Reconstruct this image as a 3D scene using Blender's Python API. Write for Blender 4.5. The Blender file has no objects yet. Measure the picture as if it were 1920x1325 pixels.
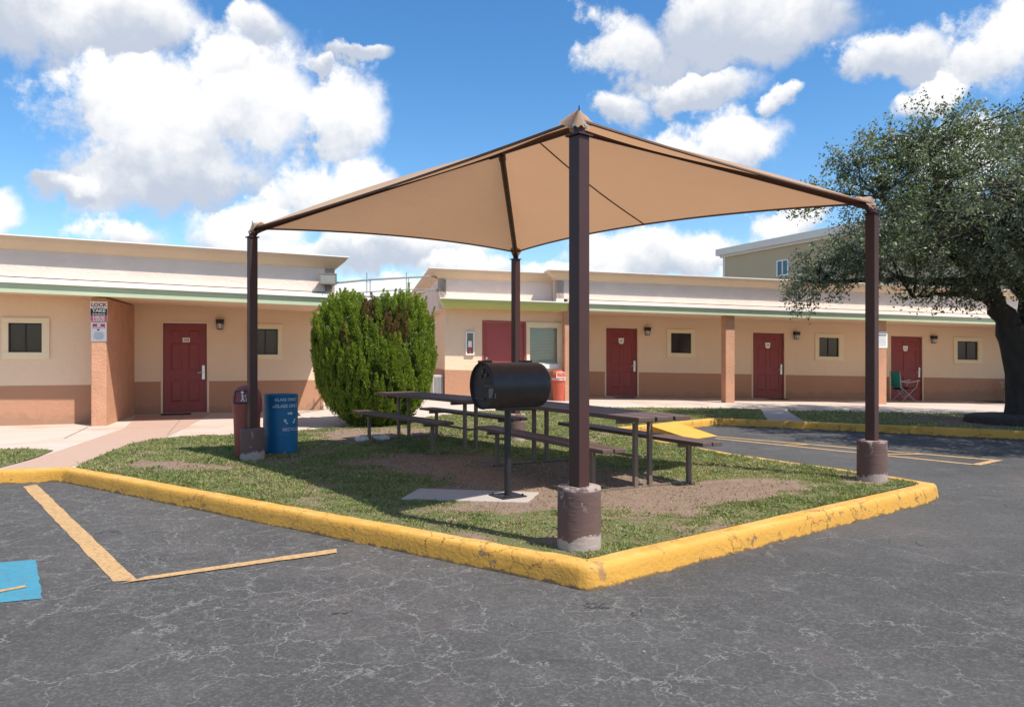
import bpy, bmesh, math, random
import numpy as np
from mathutils import Vector, Matrix
from mathutils.geometry import tessellate_polygon

R_ = math.radians
SC = bpy.context.scene
COL = SC.collection
random.seed(7)
rng = np.random.default_rng(7)

# ------------------------------------------------------------------ camera
EYE = 1.46
cam_d = bpy.data.cameras.new('camera')
cam = bpy.data.objects.new('camera', cam_d)
COL.objects.link(cam)
cam.location = (0, 0, EYE)
cam.rotation_euler = (R_(90), 0, 0)
cam_d.sensor_fit = 'HORIZONTAL'
cam_d.sensor_width = 36
cam_d.lens = 26.72
cam_d.shift_y = 0.0029
cam_d.clip_start = 0.05
cam_d.clip_end = 2000
SC.camera = cam

# ------------------------------------------------------------------ light
SUN_EL = R_(57.5)
SUN_AZ = math.atan2(0.80, -0.60)          # measured from +Y towards +X
SUN_STRENGTH = 5.0
SKY_STRENGTH = 0.125
to_sun = Vector((math.sin(SUN_AZ) * math.cos(SUN_EL), math.cos(SUN_AZ) * math.cos(SUN_EL), math.sin(SUN_EL)))
sun_d = bpy.data.lights.new('sun', 'SUN')
sun_d.energy = SUN_STRENGTH
sun_d.angle = R_(0.53)
sun_d.color = (1.0, 0.945, 0.86)
sun = bpy.data.objects.new('sun', sun_d)
COL.objects.link(sun)
sun.location = (20, -10, 40)
sun.rotation_euler = (-to_sun).to_track_quat('-Z', 'Y').to_euler()

vs = SC.view_settings
vs.view_transform = 'Standard'
vs.look = 'None'
vs.exposure = 0.42
vs.gamma = 1.0
vs.use_curve_mapping = False
SC.render.engine = 'CYCLES'
SC.cycles.max_bounces = 8
SC.cycles.diffuse_bounces = 4
SC.cycles.transparent_max_bounces = 8


class NT:
    """small helper for node trees"""
    def __init__(s, tree):
        s.t = tree
        tree.nodes.clear()

    def n(s, typ, inp=None, **kw):
        nd = s.t.nodes.new(typ)
        for k, v in kw.items():
            setattr(nd, k, v)
        for k, v in (inp or {}).items():
            sock = nd.inputs[k]
            if isinstance(v, bpy.types.NodeSocket):
                s.t.links.new(v, sock)
            else:
                sock.default_value = v
        return nd

    def math(s, op, a, b=None, c=None, clamp=False):
        nd = s.t.nodes.new('ShaderNodeMath')
        nd.operation = op
        nd.use_clamp = clamp
        for i, v in enumerate((a, b, c)):
            if v is None:
                continue
            if isinstance(v, bpy.types.NodeSocket):
                s.t.links.new(v, nd.inputs[i])
            else:
                nd.inputs[i].default_value = v
        return nd.outputs[0]

    def vmath(s, op, a, b=None, c=None, out=0):
        nd = s.t.nodes.new('ShaderNodeVectorMath')
        nd.operation = op
        for i, v in enumerate((a, b, c)):
            if v is None:
                continue
            if isinstance(v, bpy.types.NodeSocket):
                s.t.links.new(v, nd.inputs[i])
            else:
                nd.inputs[i].default_value = v
        return nd.outputs[out]

    def step(s, v, lo, hi, smooth=True):
        nd = s.t.nodes.new('ShaderNodeMapRange')
        nd.interpolation_type = 'SMOOTHSTEP' if smooth else 'LINEAR'
        s.t.links.new(v, nd.inputs['Value'])
        nd.inputs['From Min'].default_value = lo
        nd.inputs['From Max'].default_value = hi
        return nd.outputs[0]

    def mix(s, fac, a, b):
        nd = s.t.nodes.new('ShaderNodeMix')
        nd.data_type = 'RGBA'
        for sock, v in ((nd.inputs[0], fac), (nd.inputs[6], a), (nd.inputs[7], b)):
            if isinstance(v, bpy.types.NodeSocket):
                s.t.links.new(v, sock)
            elif isinstance(v, (tuple, list)):
                sock.default_value = (*v[:3], 1)
            else:
                sock.default_value = v
        return nd.outputs[2]

    def noise(s, vec, scale, detail=4, rough=0.55, out='Fac', dim='3D'):
        nd = s.n('ShaderNodeTexNoise', {'Scale': scale, 'Detail': detail, 'Roughness': rough}, noise_dimensions=dim)
        if vec is not None:
            s.t.links.new(vec, nd.inputs['Vector'])
        return nd.outputs[out]


# ------------------------------------------------------------------ sky with fair-weather cumulus
def make_world():
    w = bpy.data.worlds.new('World')
    SC.world = w
    w.use_nodes = True
    T = NT(w.node_tree)
    sky = T.n('ShaderNodeTexSky', sky_type='NISHITA')
    sky.sun_disc = False
    sky.sun_elevation = SUN_EL
    sky.sun_rotation = SUN_AZ
    sky.altitude = 100
    sky.air_density = 1.0
    sky.dust_density = 0.3
    sky.ozone_density = 2.2
    tc = T.n('ShaderNodeTexCoord').outputs['Generated']
    d = T.vmath('NORMALIZE', tc)
    sp = T.n('ShaderNodeSeparateXYZ', {0: d})
    az = T.math('ARCTAN2', sp.outputs[0], sp.outputs[1])
    el = T.math('ARCSINE', sp.outputs[2])
    V0 = T.n('ShaderNodeCombineXYZ', {0: az, 1: el}).outputs[0]
    # warp the cloud field with turbulence so that the edges billow
    wn = T.noise(d, 5.0, 3, 0.5, 'Color')
    wf = T.noise(d, 22.0, 5, 0.6, 'Color')
    V = T.vmath('MULTIPLY_ADD', T.vmath('SUBTRACT', wn, (0.5, 0.5, 0.5)), (0.10, 0.07, 0), V0)
    V = T.vmath('MULTIPLY_ADD', T.vmath('SUBTRACT', wf, (0.5, 0.5, 0.5)), (0.065, 0.055, 0), V)
    # clouds: azimuth, elevation, half sizes (radians), how thick, how bright underneath
    def px(x, y, rx, ry):
        a = math.atan((x - 960) / 1425)
        return (a, math.atan((668 - y) / 1425 * math.cos(a)), rx / 1425 * math.cos(a) ** 2, ry / 1425 * math.cos(a))
    C = [(-40, -10, 340, 120, 0.15), (220, 20, 230, 80, 0.3),
         (265, 225, 230, 165, 1), (440, 200, 150, 150, 1), (330, 310, 260, 90, .25), (420, 120, 110, 80, .7),
         (645, 235, 105, 95, .95), (640, 370, 150, 72, 1.0), (470, 420, 130, 60, .9), (115, 335, 75, 34, .1), (-25, 400, 65, 60, 1),
         (215, 435, 90, 36, .7), (480, 60, 55, 55, .5), (660, 105, 62, 22, .3), (590, 130, 34, 20, .3),
         (760, 470, 210, 50, .6), (600, 470, 150, 45, .3), (880, 500, 160, 34, .8), (700, 550, 200, 30, .9),
         (1385, 40, 225, 88, .2), (1195, 100, 85, 85, .5), (1150, 205, 60, 42, .6), (1290, 175, 120, 36, .4),
         (1365, 262, 125, 58, 1.0), (1455, 190, 44, 20, .5), (1660, 115, 125, 50, .5), (1870, 85, 140, 105, .8), (1745, 185, 66, 44, 1),
         (1480, 415, 85, 40, 1), (1240, 470, 210, 52, .75), (1080, 500, 140, 30, .6), (1400, 505, 130, 30, .6),
         (1800, 300, 120, 60, .8), (1950, 430, 160, 70, .8)]
    L = None
    S = None
    for (x, y, rx, ry, lit) in C:
        a, e, ra, re = px(x, y, rx, ry)
        ra *= 0.90
        re *= 0.88
        q = T.vmath('MULTIPLY_ADD', V, (1 / ra, 1 / re, 0), (-a / ra, -e / re, 0))
        ln = T.vmath('LENGTH', q, out=1)
        # light on a cloud: crowns white, flat bases grey
        lo = T.math('MULTIPLY_ADD', T.n('ShaderNodeSeparateXYZ', {0: q}).outputs[1], 0.55, 0.05 + 0.6 * lit)
        if L is None:
            L, S = ln, lo
        else:
            wgt = T.step(T.math('SUBTRACT', L, ln), -0.22, 0.22)
            nd = T.n('ShaderNodeMix', {0: wgt, 2: S, 3: lo})
            S = nd.outputs[0]
            L = T.math('SMOOTH_MIN', L, ln, 0.15)
    # beyond the pictured part of the sky unseen cloud goes on, thinned to lower ambient light
    bg = T.noise(T.vmath('MULTIPLY', V, (1, 1.6, 1)), 2.6, 3, 0.5)
    bg = T.math('MULTIPLY_ADD', bg, -7.0, 5.0)
    out_az = T.step(T.math('ABSOLUTE', az), 0.66, 0.85)
    out_el = T.step(el, 0.46, 0.62)
    outw = T.math('MAXIMUM', out_az, out_el)
    Lo = T.n('ShaderNodeMix', {0: outw, 2: 1.6, 3: bg}).outputs[0]
    wg2 = T.step(T.math('SUBTRACT', L, Lo), -0.2, 0.2)
    S = T.n('ShaderNodeMix', {0: wg2, 2: S, 3: 0.7}).outputs[0]
    L = T.math('MINIMUM', L, Lo)
    fb = T.noise(d, 11.0, 9, 0.62)
    vor = T.n('ShaderNodeTexVoronoi', {'Vector': T.vmath('MULTIPLY_ADD', T.vmath('SUBTRACT', wf, (0.5, 0.5, 0.5)), (.06, .06, .06), d), 'Scale': 17.0, 'Detail': 3.0, 'Roughness': 0.55}, feature='SMOOTH_F1', normalize=True)
    vor.inputs['Smoothness'].default_value = 0.35
    puff = T.math('SUBTRACT', 0.5, vor.outputs['Distance'])
    dens = T.math('SUBTRACT', 1.0, L)
    dens = T.math('MULTIPLY_ADD', T.math('SUBTRACT', fb, 0.5), 2.3, dens)
    dens = T.math('MULTIPLY_ADD', puff, 0.95, dens)
    alpha = T.step(dens, -0.04, 0.52)
    fb2 = T.noise(T.vmath('ADD', d, (0.0, 0.0, 0.035)), 8.0, 7, 0.6)
    sh = T.math('MULTIPLY_ADD', T.math('SUBTRACT', fb2, 0.5), -1.5, S)
    sh = T.math('MULTIPLY_ADD', puff, 0.9, sh)
    sh = T.step(sh, 0.05, 0.85)
    ccol = T.mix(sh, (3.5, 3.85, 4.5), (6.5, 6.45, 6.35))
    hs = T.n('ShaderNodeHueSaturation', {'Hue': 0.5, 'Saturation': 1.30, 'Value': 1.10, 'Color': sky.outputs[0]})
    tint = hs.outputs[0]
    col = T.mix(T.math('MULTIPLY', alpha, 0.97), tint, ccol)
    bgd = T.n('ShaderNodeBackground', {'Color': col, 'Strength': SKY_STRENGTH})
    T.n('ShaderNodeOutputWorld', {0: bgd.outputs[0]})
    w.cycles.sampling_method = 'MANUAL'
    w.cycles.sample_map_resolution = 512


make_world()

# ------------------------------------------------------------------ materials
MATS = {}


def mat(name, col, rough=0.8, var=0.12, scale=6.0, col2=None, bump=0.0, bscale=60.0, metal=0.0, spec=0.4, stretch=None,
        c2lo=0.55, c2hi=0.7, c2scale=4.0, det=6):
    """a plain procedural surface: base colour with soft variation, a second colour in patches, fine relief"""
    if name in MATS:
        return MATS[name]
    m = bpy.data.materials.new(name)
    m.use_nodes = True
    T = NT(m.node_tree)
    p = T.n('ShaderNodeTexCoord').outputs['Object']
    if stretch:
        p = T.vmath('MULTIPLY', p, stretch)
    nz = T.noise(p, scale, det, 0.6)
    f = T.step(nz, 0.25, 0.75, False)
    a = tuple(max(0, c * (1 - var)) for c in col)
    b = tuple(min(1, c * (1 + var)) for c in col)
    c = T.mix(f, a, b)
    if col2:
        k = T.step(T.noise(p, c2scale, 8, 0.65), c2lo, c2hi)
        c = T.mix(k, c, col2)
    b_ = T.n('ShaderNodeBsdfPrincipled', {'Base Color': c, 'Roughness': rough, 'Metallic': metal, 'Specular IOR Level': spec})
    if bump:
        bn = T.n('ShaderNodeBump', {'Strength': bump, 'Distance': 0.02, 'Height': T.noise(p, bscale, 5, 0.6)})
        T.t.links.new(bn.outputs[0], b_.inputs['Normal'])
    T.n('ShaderNodeOutputMaterial', {0: b_.outputs[0]})
    MATS[name] = m
    return m


def stucco(name, col, dirt, k=0.45):
    m = bpy.data.materials.new(name)
    m.use_nodes = True
    T = NT(m.node_tree)
    p = T.n('ShaderNodeTexCoord').outputs['Object']
    z = T.n('ShaderNodeSeparateXYZ', {0: p}).outputs[2]
    c = T.mix(T.noise(p, 0.9, 5, 0.6), tuple(x * .93 for x in col), tuple(min(1, x * 1.05) for x in col))
    # rain streaks, scuffs and splashed dirt of uneven height
    st = T.step(T.noise(T.vmath('MULTIPLY', p, (5.0, 5.0, 0.35)), 1.6, 6, 0.65), 0.56, 0.76)
    c = T.mix(T.math('MULTIPLY', st, 0.22 * k), c, dirt)
    sc = T.step(T.noise(p, 2.4, 8, 0.7), 0.58, 0.74)
    c = T.mix(T.math('MULTIPLY', sc, 0.30 * k), c, dirt)
    sp = T.step(T.math('MULTIPLY_ADD', T.noise(p, 3.0, 7, 0.7), -0.62, T.math('ADD', z, 0.0)), 0.08, -0.06)
    c = T.mix(T.math('MULTIPLY', sp, 0.65 * k), c, dirt)
    b = T.n('ShaderNodeBsdfPrincipled', {'Base Color': c, 'Roughness': 0.92, 'Specular IOR Level': 0.25})
    h = T.math('MULTIPLY_ADD', T.noise(p, 11, 4, 0.5), 1.5, T.noise(p, 55, 4, 0.6))
    bn = T.n('ShaderNodeBump', {'Strength': 0.30, 'Distance': 0.02, 'Height': h})
    T.t.links.new(bn.outputs[0], b.inputs['Normal'])
    T.n('ShaderNodeOutputMaterial', {0: b.outputs[0]})
    return m


M_PEACH = stucco('peach stucco', (0.80, 0.600, 0.420), (0.46, 0.315, 0.21))
M_TERRA = stucco('terracotta stucco', (0.46, 0.245, 0.150), (0.29, 0.18, 0.125), 0.9)
M_PILLAR = mat('pillar stucco', (0.52, 0.27, 0.165), 0.92, 0.12, 3.0, bump=0.7, bscale=22)
M_STUC = mat('pale pink stucco', (0.73, 0.60, 0.51), 0.9, 0.07, 2.0, bump=0.6, bscale=14)
M_CORN = mat('tan cornice', (0.66, 0.50, 0.355), 0.85, 0.06, 1.5, bump=0.15, bscale=30)
M_CAP = mat('white cap', (0.82, 0.79, 0.74), 0.7, 0.05, 3)
M_GREEN = mat('sage green paint', (0.47, 0.53, 0.345), 0.7, 0.08, 2.0)
M_GREEN_BOUNCE = mat('sage green in warm bounce', (0.47, 0.49, 0.16), 0.7, 0.08, 2.0)  # the sage green again, with warm bounce light put into its colour
M_SOFF = mat('soffit paint', (0.79, 0.575, 0.41), 0.9, 0.05, 2.0)
M_TRIM = mat('cream trim', (0.80, 0.67, 0.45), 0.75, 0.05, 4.0)
M_DOOR = mat('red door paint', (0.245, 0.040, 0.037), 0.42, 0.12, 3.0, bump=0.1, bscale=50, stretch=(8, 8, 1))
M_DOOR2 = mat('brighter red door paint', (0.34, 0.070, 0.064), 0.45, 0.06, 3.0)
M_ROOF = mat('grey roof', (0.32, 0.31, 0.30), 0.9, 0.1, 2.0)
M_STEEL = mat('brushed steel', (0.62, 0.61, 0.60), 0.28, 0.08, 20, metal=1.0)
M_WHITE = mat('white paint', (0.80, 0.79, 0.76), 0.55, 0.04, 8)
M_BLACK = mat('black metal', (0.018, 0.018, 0.02), 0.45, 0.25, 9)
M_GRILL = mat('soot black steel', (0.020, 0.020, 0.023), 0.42, 0.35, 7, col2=(0.05, 0.042, 0.04), c2lo=0.56, c2hi=0.75, c2scale=6, bump=0.15, bscale=35)
M_GRILL2 = mat('rusted end plate', (0.035, 0.028, 0.027), 0.7, 0.35, 7, col2=(0.075, 0.045, 0.035), c2lo=0.5, c2hi=0.7, bump=0.3, bscale=35)
M_POST = mat('brown post paint', (0.058, 0.024, 0.021), 0.45, 0.10, 5, bump=0.05, spec=0.35)
M_PIER0 = mat('brown pier paint', (0.135, 0.083, 0.074), 0.75, 0.10, 7, col2=(0.46, 0.40, 0.36), c2lo=0.63, c2hi=0.66, c2scale=5.5, bump=0.25, bscale=30)
M_PLANK = mat('brown plank', (0.105, 0.066, 0.055), 0.55, 0.16, 6, bump=0.2, bscale=60, stretch=(1, 9, 9))
M_LEG = mat('tan brown leg', (0.155, 0.112, 0.085), 0.5, 0.12, 8, bump=0.06)
M_BLUE = mat('blue barrel plastic', (0.006, 0.125, 0.27), 0.42, 0.12, 4, col2=(0.02, 0.13, 0.29), c2lo=.5, c2hi=.8, c2scale=3)
M_CAN = mat('faded red plastic', (0.25, 0.055, 0.045), 0.5, 0.15, 5)
M_CAN2 = mat('orange red plastic', (0.50, 0.10, 0.055), 0.5, 0.10, 5)
M_CONC = mat('concrete', (0.38, 0.33, 0.285), 0.9, 0.12, 3, bump=0.2, bscale=80)
M_FARW = mat('olive siding', (0.48, 0.39, 0.25), 0.85, 0.03, 0.4)
M_FARR = mat('pale fascia', (0.70, 0.66, 0.58), 0.7, 0.03, 0.6)
M_BARK = mat('oak bark', (0.046, 0.038, 0.033), 0.95, 0.4, 9, bump=1.0, bscale=26, stretch=(1, 1, .35))
M_MULCH = mat('dark mulch', (0.05, 0.042, 0.036), 0.95, 0.35, 20, bump=0.8, bscale=50)
M_TEAL = mat('teal canvas', (0.015, 0.26, 0.26), 0.8, 0.1, 8)
M_DCLOTH = mat('charcoal canvas', (0.03, 0.028, 0.03), 0.85, 0.15, 8)
M_PIPE = mat('grey conduit', (0.22, 0.21, 0.20), 0.5, 0.1, 8)
M_MAT = mat('dark doormat', (0.035, 0.03, 0.028), 0.95, 0.2, 30)
M_RED = mat('sign red', (0.55, 0.06, 0.10), 0.5, 0.03, 4)
M_PINK = mat('sign pink red', (0.62, 0.13, 0.19), 0.5, 0.05, 4)
M_INK = mat('sign black', (0.025, 0.025, 0.03), 0.5, 0.03, 4)
M_GREY = mat('sign grey', (0.38, 0.38, 0.40), 0.5, 0.03, 4)
M_MAROON = mat('sign maroon', (0.23, 0.06, 0.09), 0.5, 0.03, 4)
M_LENS = mat('frosted lamp glass', (0.52, 0.50, 0.46), 0.2, 0.1, 20, spec=0.6)
M_BLIND = mat('grey green blind', (0.74, 0.73, 0.60), 0.7, 0.06, 6)
M_STONE = mat('whitish stone', (0.60, 0.57, 0.53), 0.9, 0.15, 12, bump=0.5, bscale=30)
M_RUB = mat('rubble brown', (0.12, 0.07, 0.04), 0.95, 0.3, 30)


def glass_mat(name, col, rough=0.05):
    m = bpy.data.materials.new(name)
    m.use_nodes = True
    T = NT(m.node_tree)
    p = T.n('ShaderNodeTexCoord').outputs['Object']
    c = T.mix(T.noise(p, 1.5, 3), col, tuple(x * 1.6 for x in col))
    b = T.n('ShaderNodeBsdfPrincipled', {'Base Color': c, 'Roughness': rough, 'Specular IOR Level': 0.35})
    T.n('ShaderNodeOutputMaterial', {0: b.outputs[0]})
    return m


M_GLASS = glass_mat('dark window glass', (0.030, 0.022, 0.020), 0.12)
M_GLASSB = glass_mat('blue window glass', (0.05, 0.11, 0.15), 0.06)



def pier_mat():
    m = bpy.data.materials.new('chipped brown pier paint')
    m.use_nodes = True
    T = NT(m.node_tree)
    p = T.n('ShaderNodeTexCoord').outputs['Object']
    z = T.n('ShaderNodeSeparateXYZ', {0: p}).outputs[2]
    c = T.mix(T.noise(p, 4, 6), (0.105, 0.062, 0.055), (0.150, 0.094, 0.083))
    n1 = T.noise(p, 5.0, 9, 0.68)
    # bare, limy concrete where the paint has gone near the ground, chips and drips on the rim
    low = T.step(T.math('MULTIPLY_ADD', n1, 0.36, z), 0.262, 0.245)
    rim = T.math('MULTIPLY', T.step(z, 0.24, 0.40), T.step(T.noise(T.vmath('MULTIPLY', p, (1, 1, .6)), 9.0, 8, 0.7), 0.60, 0.615))
    mid = T.step(T.noise(p, 8.0, 8, 0.7), 0.66, 0.675)
    lip = T.step(z, 0.395, 0.412)
    ch = T.math('MAXIMUM', T.math('MAXIMUM', low, rim), T.math('MAXIMUM', mid, T.math('MULTIPLY', lip, T.step(n1, .47, .55))))
    c = T.mix(T.math('MULTIPLY', ch, 0.9), c, T.mix(T.noise(p, 22, 5), (0.31, 0.235, 0.20), (0.46, 0.39, 0.35)))
    b = T.n('ShaderNodeBsdfPrincipled', {'Base Color': c, 'Roughness': 0.75, 'Specular IOR Level': 0.3})
    bn = T.n('ShaderNodeBump', {'Strength': 0.5, 'Distance': 0.01, 'Height': T.math('MULTIPLY_ADD', ch, -0.8, T.noise(T.vmath('MULTIPLY', p, (.4, .4, 1.5)), 24, 5, 0.6))})
    T.t.links.new(bn.outputs[0], b.inputs['Normal'])
    T.n('ShaderNodeOutputMaterial', {0: b.outputs[0]})
    return m


M_PIER = pier_mat()


def clear_glass(name):
    m = bpy.data.materials.new(name)
    m.use_nodes = True
    T = NT(m.node_tree)
    tr = T.n('ShaderNodeBsdfTransparent', {'Color': (0.88, 0.9, 0.88, 1)})
    gl = T.n('ShaderNodeBsdfGlossy', {'Color': (1, 1, 1, 1), 'Roughness': 0.03})
    fr = T.n('ShaderNodeFresnel', {'IOR': 1.5})
    mx = T.n('ShaderNodeMixShader', {0: fr.outputs[0], 1: tr.outputs[0], 2: gl.outputs[0]})
    T.n('ShaderNodeOutputMaterial', {0: mx.outputs[0]})
    return m


M_CLEAR = clear_glass('clear pane')


def asphalt_mat():
    m = bpy.data.materials.new('asphalt')
    m.use_nodes = True
    T = NT(m.node_tree)
    p = T.n('ShaderNodeTexCoord').outputs['Object']
    big = T.noise(p, 0.35, 5, 0.6)
    mid = T.noise(p, 2.2, 6, 0.65)
    fine = T.noise(p, 90.0, 3, 0.7)
    grit = T.noise(p, 240.0, 2, 0.6)
    c = T.mix(T.step(big, 0.35, 0.65), (0.056, 0.054, 0.052), (0.074, 0.071, 0.068))
    c = T.mix(T.step(mid, 0.50, 0.72), c, (0.088, 0.085, 0.082))
    # brownish washed dust
    c = T.mix(T.math('MULTIPLY', T.step(T.noise(T.vmath('ADD', p, (7.0, 3.0, 0)), 0.55, 6, 0.65), 0.52, 0.70), 0.6), c, (0.108, 0.092, 0.084))
    # aggregate: stones of many greys in dark binder
    vo = T.n('ShaderNodeTexVoronoi', {'Vector': p, 'Scale': 85.0}, feature='F1', voronoi_dimensions='2D')
    vb = T.n('ShaderNodeTexVoronoi', {'Vector': T.vmath('ADD', p, (2.2, 7.7, 0)), 'Scale': 42.0}, feature='F1', voronoi_dimensions='2D')
    g1 = T.n('ShaderNodeSeparateColor', {0: vo.outputs['Color']}).outputs[0]
    g2 = T.n('ShaderNodeSeparateColor', {0: vb.outputs['Color']}).outputs[1]
    c = T.mix(T.math('MULTIPLY', T.step(g1, 0.62, 1.0), 0.33), c, (0.155, 0.153, 0.150))
    c = T.mix(T.math('MULTIPLY', T.step(g1, 0.40, 0.0), 0.33), c, (0.036, 0.036, 0.038))
    c = T.mix(T.math('MULTIPLY', T.step(g2, 0.70, 1.0), 0.14), c, (0.150, 0.147, 0.143))
    c = T.mix(T.math('MULTIPLY', T.step(g2, 0.35, 0.0), 0.15), c, (0.040, 0.040, 0.042))
    c = T.mix(T.math('MULTIPLY', T.step(fine, 0.54, 0.74), 0.25), c, (0.15, 0.147, 0.143))
    # old oil drips
    oil = T.math('MULTIPLY', T.step(T.noise(T.vmath('ADD', p, (31, 4, 0)), 1.1, 5, 0.6), 0.63, 0.74), 0.45)
    c = T.mix(oil, c, (0.030, 0.029, 0.029))
    # two nets of dusty cracks
    w1 = T.vmath('SUBTRACT', T.noise(p, 2.6, 5, 0.65, 'Color'), (0.5, 0.5, 0.5))
    w2 = T.vmath('SUBTRACT', T.noise(p, 9.0, 4, 0.6, 'Color'), (0.5, 0.5, 0.5))
    pw = T.vmath('MULTIPLY_ADD', w1, (0.55, 0.55, 0), p)
    pw = T.vmath('MULTIPLY_ADD', w2, (0.13, 0.13, 0), pw)
    # the old paving is most broken up in the parking bays at the left
    lean = T.math('MULTIPLY', T.step(T.n('ShaderNodeSeparateXYZ', {0: p}).outputs[0], 2.8, -2.0), 0.17)
    lean = T.math('SUBTRACT', lean, 0.105)
    net = None
    for sc, wd, lo, hi, off in ((1.15, 0.0105, 0.34, 0.48, 0.0), (2.9, 0.020, 0.39, 0.53, 5.0), (6.5, 0.028, 0.46, 0.60, 9.0)):
        v = T.n('ShaderNodeTexVoronoi', {'Vector': pw, 'Scale': sc}, feature='DISTANCE_TO_EDGE', voronoi_dimensions='2D')
        e = T.step(v.outputs['Distance'], wd, wd * 0.15)
        msk = T.step(T.math('ADD', T.noise(T.vmath('ADD', p, (off, off * 2, 0)), 0.55, 5, 0.6), lean), lo, hi)
        e = T.math('MULTIPLY', e, msk)
        net = e if net is None else T.math('MAXIMUM', net, e)
    brk = T.step(T.noise(p, 5.0, 4, 0.6), 0.28, 0.55)
    net = T.math('MULTIPLY', net, brk)
    c = T.mix(T.math('MULTIPLY', net, 0.58), c, (0.245, 0.235, 0.222))
    # a few open dark cracks
    v = T.n('ShaderNodeTexVoronoi', {'Vector': T.vmath('ADD', pw, (3.3, 1.7, 0)), 'Scale': 0.75}, feature='DISTANCE_TO_EDGE', voronoi_dimensions='2D')
    dk = T.math('MULTIPLY', T.step(v.outputs['Distance'], 0.010, 0.003), T.step(T.noise(p, 1.3, 4, 0.6), 0.57, 0.63))
    c = T.mix(T.math('MULTIPLY', dk, 0.85), c, (0.012, 0.012, 0.012))
    b = T.n('ShaderNodeBsdfPrincipled', {'Base Color': c, 'Roughness': 0.85, 'Specular IOR Level': 0.3})
    h = T.math('MULTIPLY_ADD', fine, 0.5, T.math('MULTIPLY', grit, 0.5))
    h = T.math('MULTIPLY_ADD', T.math('MAXIMUM', dk, T.math('MULTIPLY', net, 0.4)), -0.7, h)
    bn = T.n('ShaderNodeBump', {'Strength': 0.5, 'Distance': 0.006, 'Height': h})
    T.t.links.new(bn.outputs[0], b.inputs['Normal'])
    T.n('ShaderNodeOutputMaterial', {0: b.outputs[0]})
    return m


M_ASPH = asphalt_mat()


def paint_mat(name, col, wear=(0.50, 0.62), under=(0.10, 0.097, 0.093), keep=0.85):
    m = bpy.data.materials.new(name)
    m.use_nodes = True
    T = NT(m.node_tree)
    p = T.n('ShaderNodeTexCoord').outputs['Object']
    c = T.mix(T.noise(p, 5, 4), tuple(x * 0.85 for x in col), tuple(min(1, x * 1.15) for x in col))
    w = T.math('MULTIPLY', T.step(T.noise(p, 26.0, 7, 0.75), *wear), keep)
    c = T.mix(w, c, under)
    b = T.n('ShaderNodeBsdfPrincipled', {'Base Color': c, 'Roughness': 0.8, 'Specular IOR Level': 0.3})
    bn = T.n('ShaderNodeBump', {'Strength': 0.4, 'Distance': 0.005, 'Height': T.noise(p, 110, 3, 0.7)})
    T.t.links.new(bn.outputs[0], b.inputs['Normal'])
    T.n('ShaderNodeOutputMaterial', {0: b.outputs[0]})
    return m


M_LINE = paint_mat('faded orange road paint', (0.47, 0.295, 0.135), (0.48, 0.64), (0.20, 0.145, 0.10), 0.8)
M_BLUEP = paint_mat('blue road paint', (0.045, 0.235, 0.33), (0.46, 0.64), (0.10, 0.13, 0.15), 0.75)
M_YELP = paint_mat('yellow ramp paint', (0.60, 0.335, 0.055), (0.58, 0.75), (0.25, 0.2, 0.15), 0.5)


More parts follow.
